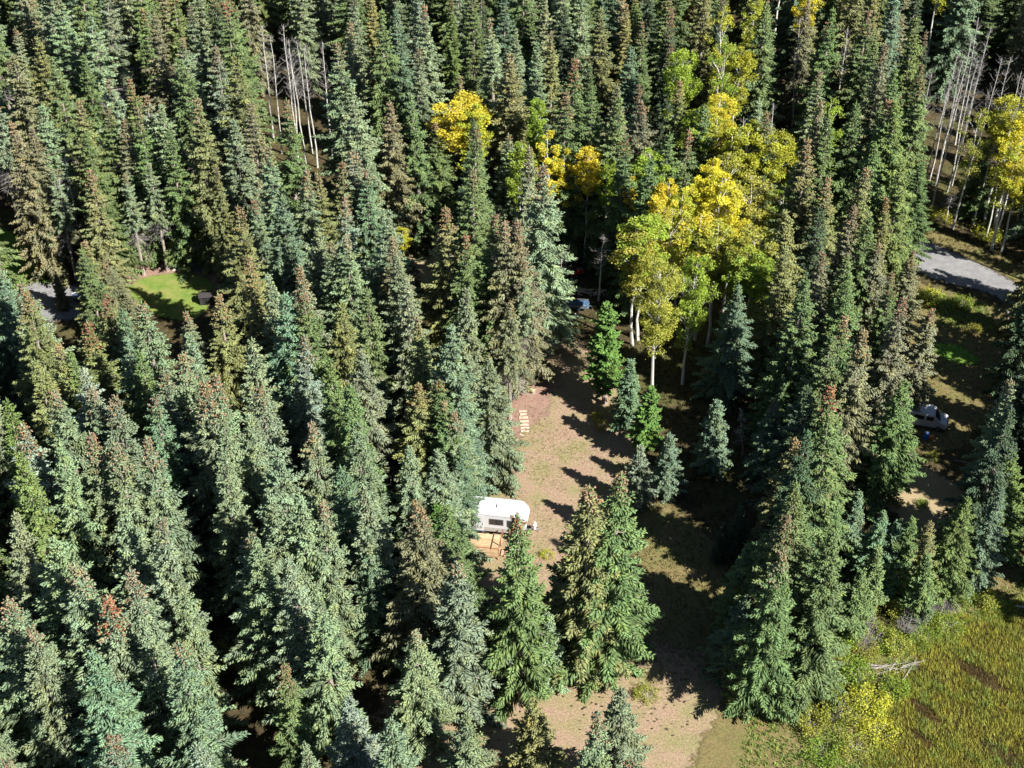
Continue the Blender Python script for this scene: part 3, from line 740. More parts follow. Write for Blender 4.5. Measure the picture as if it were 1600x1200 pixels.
def ragged(nt, b):
    a_ = nt.nodes.new("ShaderNodeAttribute"); a_.attribute_name = "cover"
    f = geo_noise(nt, 1.1, 6, .75)
    ad = nt.nodes.new("ShaderNodeMath"); ad.operation = 'ADD'; sb = nt.nodes.new("ShaderNodeMath"); sb.operation = 'MULTIPLY_ADD'
    nt.links.new(f, sb.inputs[0]); sb.inputs[1].default_value = 2.2; sb.inputs[2].default_value = -1.1
    nt.links.new(a_.outputs["Fac"], ad.inputs[0]); nt.links.new(sb.outputs[0], ad.inputs[1])
    mr = nt.nodes.new("ShaderNodeMapRange"); mr.inputs[1].default_value = .36; mr.inputs[2].default_value = .64
    nt.links.new(ad.outputs[0], mr.inputs[0])
    # never ragged well inside the patch
    mx = nt.nodes.new("ShaderNodeMath"); mx.operation = 'MAXIMUM'; gt = nt.nodes.new("ShaderNodeMath"); gt.operation = 'GREATER_THAN'; gt.inputs[1].default_value = .985
    nt.links.new(a_.outputs["Fac"], gt.inputs[0]); nt.links.new(mr.outputs[0], mx.inputs[0]); nt.links.new(gt.outputs[0], mx.inputs[1])
    nt.links.new(mx.outputs[0], b.inputs["Alpha"])
gm = MB(); gm.v = [(-2500, -400, 0), (2500, -400, 0), (2500, 4000, 0), (-2500, 4000, 0)]; gm.f = [(0, 1, 2, 3)]
g_ = gm.build("ground", ground_mat()); tag(g_, "brown needle-littered forest floor", "ground", kind="structure")
def patch_mat(name, stops, sc=.35, var=.3, fine=6.0, extra=None, bmp=.06):
    m, nt, b = newmat(name)
    f = geo_noise(nt, sc, 6, .65); h = geo_noise(nt, fine, 5, .75)
    c = ramp(nt, f, stops)
    c = mixc(nt, 1.0, c, ramp(nt, h, [(.3, (1-var,)*3), (.7, (1+var,)*3)]), 'MULTIPLY')
    if extra:
        g = geo_noise(nt, extra[0], 5, .7); c = mixc(nt, ramp(nt, g, [(extra[1], (0, 0, 0)), (extra[1]+.08, (1, 1, 1))]), c, extra[2])
    nt.links.new(c, b.inputs["Base Color"]); b.inputs["Roughness"].default_value = .95; b.inputs["Specular IOR Level"].default_value = .1
    bump(nt, b, h, bmp); ragged(nt, b); return m
MD = patch_mat("dry_clearing_soil", [(.3, (.29, .185, .135)), (.45, (.30, .215, .145)), (.56, (.26, .21, .115)), (.7, (.21, .205, .09))], .3, .42, 5, (2.2, .6, (.21, .19, .085)))
MRED = patch_mat("reddish_bark_mulch", [(.3, (.26, .155, .12)), (.7, (.31, .205, .155))], .6, .3, 8)
MGRV = patch_mat("grey_gravel", [(.3, (.19, .185, .19)), (.7, (.28, .275, .27))], .8, .25, 12)
MLAWN = patch_mat("mown_lawn", [(.35, (.11, .19, .035)), (.5, (.17, .22, .05)), (.65, (.25, .23, .08))], .5, .25, 10, bmp=.02)
MLAWN2 = patch_mat("lush_lawn", [(.3, (.10, .25, .03)), (.7, (.17, .27, .05))], .5, .2, 10, bmp=.02)
MDRY = patch_mat("dry_grass_soil", [(.3, (.19, .14, .07)), (.55, (.16, .14, .055)), (.7, (.11, .14, .04))], .4, .4, 5, (1.6, .6, (.12, .12, .05)))
MSAND = patch_mat("pale_sand", [(.3, (.36, .27, .16)), (.7, (.31, .26, .14))], .5, .22, 8)
sheet("clearing_ground", [(760,800),(765,700),(772,600),(800,560),(840,480),(860,470),(900,520),(960,600),(1000,640),(1010,700),(1020,760),(980,800),(900,900),(850,960),(760,930),(700,880),(690,820)], .004, MD, .5)
sheet("mulch_ground", [(768,720),(770,610),(800,585),(850,585),(862,620),(850,650),(812,680),(800,740)], .008, MRED, .5)
sheet("gravel_pad", [(782,614),(795,600),(818,595),(820,606),(808,620),(785,625)], .012, MGRV, .25)
sheet("dry_grass_strip", [(975,790),(1040,780),(1160,880),(1260,1040),(1100,1080),(990,1080),(960,980),(1000,900)], .008, MDRY, .6)
sheet("bank_ground", [(600,1090),(700,1000),(800,1040),(1000,1000),(1120,1030),(1300,1040),(1250,1250),(560,1260)], 0, MD, .6, fea=2.8)
sheet("sandy_gap_ground", [(620,350),(700,360),(710,470),(660,450)], .004, MSAND, .6)
sheet("dirt_path", [(150,430),(170,405),(240,390),(330,395),(345,440),(330,480),(200,480),(90,480)], .004, MRED, .5)
sheet("lawn", [(196,452),(215,438),(250,428),(300,427),(330,436),(335,470),(300,505),(250,495),(215,475)], .008, MLAWN, .15, fea=.5)
sheet("lawn", [(-10,350),(30,370),(75,418),(80,448),(30,455),(-20,440)], .008, MLAWN2, .25, fea=.5)
sheet("gravel_path", [(40,446),(85,440),(140,450),(150,480),(130,500),(70,500)], .012, MGRV, .3)
sheet("gravel_yard", [(-30,560),(60,560),(90,640),(40,690),(-30,700)], .004, MGRV, .4)
road = sheet("gravel_road", [(1385,368),(1405,362),(1445,377),(1500,398),(1555,425),(1600,450),(1700,500),(1700,540),(1600,485),(1540,456),(1480,441),(1430,424),(1400,405),(1380,390)], .008, MGRV, .3)
sheet("grass_verge", [(1360,420),(1420,440),(1470,452),(1540,470),(1640,520),(1640,600),(1560,640),(1500,700),(1440,720),(1420,600)], .004, MDRY, .5)
sheet("grass_verge", [(1360,340),(1400,340),(1480,365),(1560,400),(1660,440),(1640,470),(1550,420),(1440,370),(1380,372)], .0045, MDRY, .5)
sheet("lawn", [(1460,536),(1500,540),(1530,560),(1522,572),(1490,568),(1462,555)], .012, MLAWN2, .25, fea=.5)
sheet("sand_ground", [(1355,760),(1375,735),(1420,715),(1500,760),(1530,800),(1500,830),(1440,830),(1390,800)], .008, MSAND, .4)
sheet("sand_ground", [(1500,840),(1540,830),(1600,880),(1600,940),(1550,940),(1510,890)], .008, MDRY, .4)
mw, nt, b = newmat("brown_marsh_water")
f = geo_noise(nt, .5, 5); nt.links.new(ramp(nt, f, [(.4, (.03, .02, .01)), (.62, (.07, .048, .015))]), b.inputs["Base Color"]); b.inputs["Roughness"].default_value = .25
bump(nt, b, geo_noise(nt, 3, 3), .01); ragged(nt, b)
sheet("marsh_water", [(1420,1050),(1460,1000),(1520,968),(1640,940),(1750,950),(1750,1250),(1380,1250),(1410,1120)], .01, mw, .3)
sheet("bank_ground", [(1150,1060),(1330,1010),(1440,950),(1540,925),(1700,900),(1700,950),(1560,965),(1440,1005),(1420,1060),(1400,1130),(1380,1250),(1050,1250)], .016, MDRY, .4)

# ------------------------------------------------------------------ grasses, sedge, ground cover: stuff nobody could count
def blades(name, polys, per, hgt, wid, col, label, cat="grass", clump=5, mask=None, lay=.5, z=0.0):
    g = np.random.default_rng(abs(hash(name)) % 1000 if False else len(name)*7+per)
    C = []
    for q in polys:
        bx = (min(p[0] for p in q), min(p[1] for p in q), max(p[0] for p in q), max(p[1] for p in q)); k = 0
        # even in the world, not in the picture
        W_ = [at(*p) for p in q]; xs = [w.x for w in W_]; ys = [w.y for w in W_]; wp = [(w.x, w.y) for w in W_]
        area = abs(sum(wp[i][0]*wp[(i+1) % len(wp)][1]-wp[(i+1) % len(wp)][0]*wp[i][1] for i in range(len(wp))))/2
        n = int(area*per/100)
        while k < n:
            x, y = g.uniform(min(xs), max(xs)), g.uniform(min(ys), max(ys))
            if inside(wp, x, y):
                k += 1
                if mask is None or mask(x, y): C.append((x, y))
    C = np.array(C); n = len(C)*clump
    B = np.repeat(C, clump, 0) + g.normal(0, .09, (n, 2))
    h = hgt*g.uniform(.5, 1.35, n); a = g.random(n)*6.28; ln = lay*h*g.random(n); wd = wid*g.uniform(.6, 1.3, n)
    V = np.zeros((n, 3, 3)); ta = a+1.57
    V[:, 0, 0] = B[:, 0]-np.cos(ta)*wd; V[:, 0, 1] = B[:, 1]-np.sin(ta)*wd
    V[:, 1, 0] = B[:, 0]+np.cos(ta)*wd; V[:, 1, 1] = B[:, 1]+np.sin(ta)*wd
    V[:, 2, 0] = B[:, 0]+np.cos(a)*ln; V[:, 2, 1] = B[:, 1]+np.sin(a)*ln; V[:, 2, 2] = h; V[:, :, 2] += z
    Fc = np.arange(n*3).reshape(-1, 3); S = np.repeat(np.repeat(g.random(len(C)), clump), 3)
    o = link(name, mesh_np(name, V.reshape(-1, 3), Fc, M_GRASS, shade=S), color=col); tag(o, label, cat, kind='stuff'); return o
def sn(x, y, s=.35, o=0): return math.sin(x*s*1.7+o)+math.sin(y*s*1.3+x*s*.6+o*2)+math.sin((x+y)*s*2.3)
CL = [(775,790),(775,700),(790,640),(850,520),(930,610),(1000,650),(1000,720),(900,850),(850,900),(800,900)]
blades("grass", [CL], 900, .07, .035, (.22, .22, .08), "short dry green grass tufts over the clearing", mask=lambda x, y: sn(x, y) > -.1 )
blades("dry_grass", [[(975,790),(1040,780),(1160,880),(1260,1040),(1100,1080),(990,1080),(960,980),(1000,900)], [(1420,445),(1540,470),(1620,520),(1600,640),(1500,700),(1440,720),(1440,560)],
       [(1380,345),(1480,365),(1600,410),(1600,440),(1440,370)], [(1500,840),(1600,860),(1600,950),(1520,940)]], 700, .22, .04, (.22, .19, .075), "tall dry grass over the right banks and verges")
blades("sedge", [[(1395,1045),(1430,990),(1500,958),(1620,932),(1660,950),(1660,1230),(1330,1230),(1370,1110)]], 3600, .42, .028, (.37, .37, .065), "yellow-brown sedge growing in the marsh", mask=lambda x, y: sn(x, y, .6, 1) > -1.5, lay=.8)
blades("weeds", [[(1180,1080),(1330,1010),(1440,945),(1540,925),(1600,915),(1600,950),(1440,1010),(1410,1080),(1380,1230),(1150,1230)], [(1440,455),(1540,475),(1560,520),(1470,510)], [(0,1000),(60,1000),(60,1060),(0,1060)]], 1100, .35, .06, (.22, .33, .07), "lush green weeds along the marsh bank and road verge")
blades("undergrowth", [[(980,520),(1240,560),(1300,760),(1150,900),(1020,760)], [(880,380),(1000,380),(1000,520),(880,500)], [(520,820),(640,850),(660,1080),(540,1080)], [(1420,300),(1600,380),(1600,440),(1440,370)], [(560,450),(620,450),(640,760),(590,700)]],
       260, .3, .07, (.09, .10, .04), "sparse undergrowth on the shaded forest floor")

blades("sedge", [[(1395,1045),(1430,990),(1500,958),(1620,932),(1660,950),(1660,1230),(1330,1230),(1370,1110)]], 1500, .5, .03, (.20, .27, .06), "green sedge patches mixed into the yellow marsh", mask=lambda x, y: sn(x, y, .8, 4) > .4, lay=.9)
blades("reeds", [[(1500,1010),(1560,965),(1640,938),(1680,960),(1680,1230),(1340,1230),(1400,1060)]], 2600, .3, .03, (.14, .10, .03), "dark brown dead reeds matting the marsh", lay=1.1)
def litter(name, poly, per, size, col, label, seed):
    g = np.random.default_rng(seed); W_ = [at(*p) for p in poly]; wp = [(w.x, w.y) for w in W_]
    xs, ys = [p[0] for p in wp], [p[1] for p in wp]; C = []
    n = int((max(xs)-min(xs))*(max(ys)-min(ys))*per/100)
    for k in range(n):
        x, y = g.uniform(min(xs), max(xs)), g.uniform(min(ys), max(ys))
        if inside(wp, x, y) and sn(x, y, .5, seed) > -1.2: C.append((x, y, .15))
    C = np.array(C); D_ = g.normal(0, 1, C.shape); D_[:, 2] *= .12
    V, Fc = spindles(C, D_, size*g.uniform(.4, 1.6, len(C)), size*.22*g.uniform(.6, 1.6, len(C)), g)
    o = link(name, mesh_np(name, V, Fc, M_CONE, shade=np.repeat(g.random(len(C)), 5)), color=col); tag(o, label, "litter", kind='stuff')
litter("forest_litter", CL, 260, .15, (.18, .12, .08), "dark twigs and bark bits strewn over the clearing", 3)
litter("wood_chips", [(775,790),(772,640),(800,600),(850,620),(860,700),(830,780)], 200, .16, (.42, .32, .22), "pale wood chips scattered over the reddish ground", 5)
litter("twig_litter", [(975,790),(1040,780),(1160,880),(1260,1040),(1000,1180),(640,1200),(700,1010),(990,1000),(960,950)], 150, .26, (.16, .12, .08), "fallen twigs on the dry bank", 8)
# bushes
bu = [(345,1040,1.5,0,'mix',"leafy yellow-green bush at the forest's foot, bottom left"),(325,1055,1.1,1,'lim',"lower leafy green bush beside the yellow-green one, bottom left"),(8,1035,1.6,0,'ylg',"yellow and orange bush at the left edge, bottom"),
      (25,1052,1.2,2,'lim',"lush green bush right of the yellow one at bottom left"),(1310,1010,1.3,0,'lim',"round green bush left of the grey twig thicket"),(1285,1045,1.4,1,'mix',"wide yellow-green bush at the bottom edge, right of centre"),
      (1372,1000,1.3,1,'lim',"bright green bush between grey twigs and sedge"),(1350,1025,1.1,0,'mix',"low green bush above the driftwood pile"),(1478,985,1.1,1,'lim',"flat green bush on the marsh bank"),(1510,935,1.0,0,'lim',"small bright green bush at the marsh's upper edge"),
      (1545,945,1.1,2,'mix',"yellow-green shrub right of the small bright bush at the marsh"),(600,915,.6,2,'yel',"tiny yellow-leaved shrub in the dark gap between spruces"),(612,880,.7,2,'mix',"small dull shrub above the yellow-leaved one"),
      (620,700,.9,2,'mix',"olive shrub at the foot of the lone teal spruce"),(940,672,.8,2,'mix',"thin grey-green shrub at the clearing's right edge"),(933,655,.6,0,'mix',"smaller shrub just above the thin grey-green one"),
      (1175,605,.9,0,'ylg',"yellow-green shrub in the shade beside the dark teal spruce"),(1130,705,.5,2,'yel',"small yellow shrub right of the shaded teal spruce"),(1445,330,1.2,1,'mix',"dull yellow shrub on the bank above the road"),
      (1470,345,1.1,0,'ylg',"yellow-green shrub beside the short white trunk"),(1545,368,1.4,1,'ylg',"golden sunlit shrub under the white trunks"),(1450,470,1.3,0,'ylg',"yellow-green bush below the gravel road"),(1475,480,1.0,1,'lim',"green bush right of the yellow-green one below the road"),
      (1505,478,1.1,0,'lim',"grassy green bush midway below the road"),(1520,520,.9,2,'mix',"drab bush casting shade beside the lawn scrap"),(1360,945,1.0,1,'mix',"drab green bush under the short teal spruces"),(1455,720,.7,2,'mix',"small olive bush below the white van"),
      (1590,720,1.3,0,'lim',"bright bush at the right edge below the overhanging spruce"),(1440,790,.6,2,'lim',"little bright green bush beside the sand patch"),(215,415,.7,1,'lim',"small green bush beside the path left of the blue tarp"),
      (1160,1050,1.1,1,'ylg',"yellow-green bush at the bottom edge below the shaded spruces"),(1010,1090,.8,1,'mix',"low bush under the dry grass at the bottom"),(1330,1030,1.2,1,'lim',"broad light green bush above the driftwood, left side"),(1400,1015,1.1,0,'mix',"yellowish bush right above the driftwood"),(1400,965,1.2,2,'mix',"upright green bush left of the mauve-grey shrub"),(1440,1000,1.0,1,'lim',"flat light green bush under the mauve-grey shrub"),(1270,1010,1.3,0,'mix',"dull green bush at the foot of the big bottom spruces"),(1230,1050,1.3,2,'lim',"tall green bush at the bottom edge left of the wide one"),(855,870,.5,1,'ylg',"tiny yellowish shrub right of the trailer's nose")]
row = [(1190,1075),(1225,1095),(1262,1078),(1300,1080),(1338,1066),(1355,1105),(1310,1125),(1268,1135),(1372,1150),(1335,1175),(1395,1085),(1290,1180)]
for k, (px, py) in enumerate(sorted(row)):
    bu.append((px, py, R.uniform(1.0, 1.5), k % 3, R.choice(['mix', 'lim', 'mix', 'ylg']), f"bush in the belt below the driftwood, {ORD[k]} counted from its left end"))
for (px, py, s, k, tn, lab) in bu:
    p = at(px, py); o = thing("bush", lab, "bush", (p.x, p.y, 0), R.random()*6.28, "leafy bushes")
    o.scale = (s, s, s*R.uniform(.8, 1.1)); link("stems", BSH[k]['trunk'], o); link("foliage", BSH[k]['crown'], o, variant(AT[tn] if tn not in ('mix', 'lim') else tuple(c*.78 for c in AT[tn]), R))
for i, (px, py, s, lab) in enumerate([(1345,985,1.3,"dark tangle of bare twigs under the short spruces"),(1352,1010,1.2,"lower dark twig tangle beside the green bush"),(1430,975,1.5,"big mauve-grey leafless shrub on the marsh bank"),(1445,955,1.2,"grey leafless shrub behind the mauve-grey one"),
                                     (1415,990,1.1,"pale leafless shrub left of the mauve-grey one"),(1475,955,1.1,"thin grey twig shrub near the small bright bush"),(92,1050,1.3,"grey twiggy shrub at the bottom left edge"),(265,1045,1.2,"grey leafless shrub left of the bottom-left bush"),
                                     (1172,730,.9,"fallen bleached twigs under the thin dead tree"),(875,492,.9,"pale bare twigs beside the spruce trunk at the cart"),(1400,745,.9,"reddish dead brush left of the sand patch"),(575,470,1.0,"dry brown twigs at the top of the dark gap")]):
    p = at(px, py); o = link("bare_shrub", BARE[i % 2], loc=(p.x, p.y, 0)); o.scale = (s, s, s); o.rotation_euler[2] = i
    tag(o, lab, "shrub", "leafless grey shrubs")

# ------------------------------------------------------------------ made things
M_WHITE = simple("white_fibreglass", (.52, .53, .55), .35, var=.05, scale=2)
M_GREYB = simple("grey_side_band", (.36, .35, .33), .5, var=.1)
M_GLASS = simple("dark_tinted_glass", (.025, .027, .03), .12, var=.1)
M_RUB = simple("black_rubber", (.02, .02, .02), .8)
M_STEEL = simple("dull_steel", (.3, .3, .31), .45, .7)
M_BLACK = simple("black_paint", (.02, .02, .025), .5)
def wood_mat(name, a, b_, sc=3.0):
    m, nt, b = newmat(name)
    oi = nt.nodes.new("ShaderNodeObjectInfo"); g = geo_noise(nt, sc, 5, .7)
    c = mixc(nt, oi.outputs["Random"], a, b_)
    c = mixc(nt, 1.0, c, ramp(nt, g, [(.3, (.72,)*3), (.7, (1.2,)*3)]), 'MULTIPLY')
    nt.links.new(c, b.inputs["Base Color"]); b.inputs["Roughness"].default_value = .75; return m
M_PLANK = wood_mat("new_deck_planks", (.44, .29, .155), (.58, .42, .25))
M_RAILW = wood_mat("stained_rail_wood", (.17, .07, .035), (.24, .10, .05))
M_STEPW = wood_mat("reddish_step_wood", (.42, .23, .15), (.55, .32, .21))
M_CUT = wood_mat("fresh_cut_wood", (.50, .40, .29), (.62, .51, .38))
M_LOGW = wood_mat("grey_old_log", (.30, .26, .22), (.46, .42, .37))

# travel trailer: x along its length (nose at +x), y across (camera side at -y)
a0, a1 = at(735, 801, 2.75), at(803, 808, 2.75)
ax = Vector((a1.x-a0.x, a1.y-a0.y, 0)).normalized(); ang = math.atan2(ax.y, ax.x); ay = Vector((-ax.y, ax.x, 0))
org = Vector((a1.x, a1.y, 0)) + ay*1.22                     # centre line under the wall's front corner
tr = thing("travel_trailer", "white travel trailer with dark side windows parked beside the wooden deck", "trailer", org, ang)
LB, WH = 6.6, 1.22
body = MB().prism([(-LB, .55), (.0, .55), (.8, .85), (1.2, 1.4), (1.15, 1.95), (.65, 2.62), (.2, 2.75), (-LB+.2, 2.75), (-LB, 2.5)], -WH, WH).build("body", M_WHITE, tr, .035)
MB().box(-3.2, 0, 2.775, 6.3, 2.3, .03).build("roof", M_WHITE, tr, .008)
MB().box(-3.3, -WH-.012, .86, 6.5, .02, .5).build("side_band", M_GREYB, tr)
MB().box(-3.2, -WH-.008, 2.62, 6.7, .03, .05).build("awning_rail", M_GREYB, tr)
MB().box(-.02, -WH-.012, 1.6, .05, .03, 2.1).build("corner_trim", M_GREYB, tr)
for (x0, x1, z0, z1) in ((-2.35, -1.05, 1.55, 2.2), (-.62, -.14, 1.5, 2.2), (-5.6, -4.7, 1.6, 2.2)):
    w = MB().box((x0+x1)/2, -WH-.02, (z0+z1)/2, x1-x0+.1, .03, z1-z0+.1).build("window", M_STEEL, tr, .01)
    MB().box((x0+x1)/2, -WH-.041, (z0+z1)/2, x1-x0, .012, z1-z0).build("pane", M_GLASS, w)
d = MB().box(-3.3, -WH-.015, 1.55, .75, .03, 1.95).build("door", M_WHITE, tr, .01)
MB().box(-3.02, -WH-.05, 1.5, .05, .04, .14).build("handle", M_BLACK, d)
for x in (-1.6, -4.6): MB().box(x, 0, 2.86, .42, .42, .14).build("roof_vent", M_WHITE, tr, .03)
MB().box(-3.1, .2, 2.93, .95, .65, .28).build("air_conditioner", M_WHITE, tr, .07)
MB().box(-.1, .0, 2.8, .03, 2.3, .03).build("roof_seam", M_GREYB, tr)
for sy in (-1, 1):
    for x in (-3.75, -3.0):
        wh = MB().tube([(x, sy*(WH-.25), .33), (x, sy*(WH-.03), .33)], .33, 16).build("wheel", M_RUB, tr)
        MB().tube([(x, sy*(WH-.1), .33), (x, sy*(WH-.015), .33)], .18, 12).build("rim", M_STEEL, wh)
MB().tube([(.3, -.5, .5), (2.35, 0, .45)], .05, 5).tube([(.3, .5, .5), (2.35, 0, .45)], .05, 5).tube([(2.2, 0, .02), (2.2, 0, .6)], .04, 6).build("hitch", M_STEEL, tr)
MB().tube([(1.85, -.18, .5), (1.85, -.18, 1.0)], .15, 10).tube([(1.85, .18, .5), (1.85, .18, 1.0)], .15, 10).build("propane_tanks", M_WHITE, tr)

# deck on the camera side of the trailer: local frame of the trailer, raised 0.45 m
dk = thing("wooden_deck", "pale new-plank wooden deck with brown railing in front of the trailer", "deck", org - ay*(WH+.28), ang)
n = 17; DX0, DX1, DY = -4.9, -.95, 2.9; w = DY/n
for k in range(n):
    MB().box((DX0+DX1)/2+R.uniform(-.02, .02), -w*(k+.5), .45+R.uniform(-.006, .006), DX1-DX0, w-.035, .035).build("plank", M_PLANK, dk)
for y in (-.1, -DY/2, -DY+.1): MB().box((DX0+DX1)/2, y, .33, DX1-DX0-.04, .06, .18).build("joist", M_STEPW, dk)
for x in (DX0+.05, (DX0+DX1)/2, DX1-.05):
    for y in (-.12, -DY+.05): MB().box(x, y, .12, .1, .1, .26).build("footing", M_STEPW, dk)
for (x, y) in ((DX0+.05, -.15), (DX0+.05, -DY+.06), (DX0+1.95, -DY+.06), (DX1-.06, -DY+.06), (DX1-.06, -.15), (DX1-.06, -1.5)):
    MB().box(x, y, .92, .09, .09, .9).build("post", M_RAILW, dk)
MB().box((DX0+DX1)/2, -DY+.06, 1.39, DX1-DX0, .1, .04).build("rail", M_RAILW, dk)
MB().box(DX1-.06, -DY/2+.1, 1.392, .1, DY-.35, .04).build("rail", M_RAILW, dk)
MB().box(DX0+.05, -DY/2+.1, 1.392, .1, DY-.35, .04).build("rail", M_RAILW, dk)
for k in range(5): MB().box((DX0+DX1)/2, -DY+.02, .58+k*.15, DX1-DX0-.1, .025, .1).build("slat", M_PLANK, dk)
for k, (x, z) in enumerate(((DX1+.22, .3), (DX1+.52, .16))):
    for j in range(3): MB().box(x, -1.1-.32*j-.6, z, .26, .3, .035).build("step_board", M_STEPW, dk)
# step box by the trailer nose
o = thing("wood_pallet", "reddish wooden pallet lying right of the deck's end", "pallet", org - ay*(WH+1.3) + ax*.25, ang+.1)
for k in range(6): MB().box(0, -.45+k*.18, .13, 1.1, .12, .02).build("board", M_STEPW, o)
for x in (-.5, 0, .5): MB().box(x, 0, .06, .08, 1.05, .1).build("bearer", M_STEPW, o)

# split slabs of pale wood laid in a row like stepping stones, and chips near them
slab = MB().box(0, 0, .05, .95, .34, .08).mesh("slab", M_CUT, .03)
for k, (px, py) in enumerate([(817,643),(818,648),(818,653),(819,659),(819,664),(820,669),(820,674)]):
    p = at(px, py); o = link("wood_slab", slab, loc=(p.x, p.y, 0)); o.rotation_euler[2] = R.uniform(-.1, .1); o.scale = (R.uniform(.8, 1.1), R.uniform(.7, .95), 1)
    tag(o, f"pale split wood slab, {ORD[k]} from the top of the row in the clearing", "wood slab", "pale wood slabs laid in a row")
for k, (px, py, lab) in enumerate([(791,646,"pale wood slab left of the bare post, upper of two"),(794,650,"pale wood slab left of the bare post, lower of two"),(806,688,"pale slab piece lying below the row, broadest"),(797,692,"pale slab piece left of the broadest loose one"),(788,680,"small pale wood chip nearest the left trees"),(815,680,"small pale wood piece just under the slab row")]):
    p = at(px, py); o = link("wood_slab", slab, loc=(p.x, p.y, 0)); o.rotation_euler[2] = R.uniform(-.6, .6); s = R.uniform(.4, .75); o.scale = (s, s, .8)
    tag(o, lab, "wood slab", "loose pale slab pieces")
for k, (px, py, r, lab) in enumerate([(823,589,.16,"small dark stump just right of the second bare trunk"),(833,614,.2,"low dark stump in the reddish mulch")]):
    p = at(px, py); o = thing("tree_stump", lab, "stump", p, 0, "stumps in the clearing")
    MB().tube([(0, 0, -.05), (0, 0, .12), (0, 0, .3)], [r*1.3, r*1.05, r], 10).build("bark", M_BARK, o); MB().tube([(0, 0, .302), (0, 0, .31)], r*.9, 10).build("cut_face", M_CUT, o)
p = at(819, 609.5); q = at(838, 610); o = MB().tube([(p.x+.3, p.y, .08), (q.x, q.y, .07)], [.09, .06], 8).build("fallen_log", M_CUT); tag(o, "thin pale log lying right from the second bare trunk", "log")
# bare lower trunks standing in the clearing belong to high-crowned trees
def high_tree(px, py, H, lab, tint, cone):
    p = at(px, py); pr = SPR[6]; s = H/18
    o = thing("spruce_tree", lab, "spruce tree", (p.x, p.y, 0), R.random()*6, "spruces of the forest"); o.scale = (.85, .85, s)
    link("trunk", pr['trunk'], o); link("crown", pr['crown'], o, T[tint]); tag(link("cone_clusters", pr['cones'], o, CN[cone] if cone in CN else T[tint]), kind='stuff'); link("dead_branches", pr['dead'], o)
high_tree(818, 612, 17, "high-crowned spruce whose pale bare trunk meets the mulch by the stumps", 'sage', 'b')
high_tree(225, 430, 14, "high-crowned spruce with bare trunk at the path's bend above the lawn", 'sage', 't')
high_tree(262, 423, 15, "high-crowned spruce with dead lower twigs above the oval lawn", 'sage', 'n')
high_tree(298, 398, 15, "bare-footed spruce directly behind the blue tarp", 'sage', 'n')
high_tree(309, 393, 15, "bare-footed spruce just right of the blue tarp", 'green', 'n')
high_tree(120, 437, 15, "tall thin-trunked spruce rising from the tan ground left of the path", 'sage', 'n')

# tarp-covered cart
p = at(901, 482); o = thing("utility_trailer", "dark blue tarp-covered cart standing in deep shade behind the clearing", "cart", p, -.12)
M_TARP = simple("dark_blue_tarp", (.05, .10, .17), .35, var=.4, scale=2.5, bmp=.06)
M_BTARP = simple("bright_blue_tarp", (.02, .16, .62), .4, var=.25, scale=3, bmp=.05)
def crumpled(name, mat, parent, lx, ly, h, seed, z0=.0, loc=None):
    g = random.Random(seed); nx, ny = 11, 8; v = []; f = []
    for j in range(ny):
        for i in range(nx):
            u, w_ = i/(nx-1), j/(ny-1); e = min(u, 1-u, w_, 1-w_); k = min(1, e*5)
            v.append(((u-.5)*lx*(1+.12*(1-k)), (w_-.5)*ly*(1+.12*(1-k)), z0+h*k*(.86+.14*math.sin(u*7+seed)*math.sin(w_*6))+g.uniform(-.03, .03)))
    for j in range(ny-1):
        for i in range(nx-1): a = j*nx+i; f.append((a, a+1, a+nx+1, a+nx))
    mb = MB(); mb.v = v; mb.f = f; me_ = mb.mesh(name, mat)
    ob = link(name, me_, parent, loc=loc); m_ = ob.modifiers.new("thick", 'SOLIDIFY'); m_.thickness = .02; return ob
MB().box(0, 0, .55, 2.7, 1.5, .12).box(0, -.74, .75, 2.7, .04, .35).box(0, .74, .75, 2.7, .04, .35).build("bed", M_STEEL, o)
crumpled("tarp", M_TARP, o, 2.6, 1.45, .55, 3, .62)
for sy in (-1, 1): MB().tube([(.1, sy*.82, .32), (.1, sy*1.0, .32)], .32, 14).build("wheel", M_RUB, o)
MB().tube([(1.3, 0, .5), (2.2, 0, .45)], .05, 6).build("drawbar", M_STEEL, o)
# red quad bike
p = at(900, 432); o = thing("quad_bike", "small red quad bike half hidden in the black shade", "quad bike", p, .5)
M_RED = simple("faded_red_plastic", (.55, .045, .04), .4, var=.1)
MB().prism([(-.95, .55), (-.9, .85), (-.35, .8), (-.2, .62), (.15, .62), (.35, .88), (.85, .82), (.95, .6), (.4, .45), (-.5, .45)], -.32, .32).build("body", M_RED, o, .03)
MB().box(-.35, 0, .88, .7, .28, .12).build("seat", M_BLACK, o, .03)
MB().tube([(.3, 0, .85), (.22, 0, 1.12)], .03, 6).tube([(.2, -.38, 1.14), (.22, 0, 1.12), (.2, .38, 1.14)], .02, 6).build("handlebar", M_STEEL, o)
for x in (-.62, .62):
    for sy in (-1, 1):
        MB().tube([(x, sy*.36, .3), (x, sy*.58, .3)], .3, 14).build("wheel", M_RUB, o); MB().box(x, sy*.47, .67, .62, .26, .05).build("fender", M_RED, o, .015)
for x in (-.8, .7): MB().box(x, 0, .93, .35, .6, .03).build("rack", M_STEEL, o)
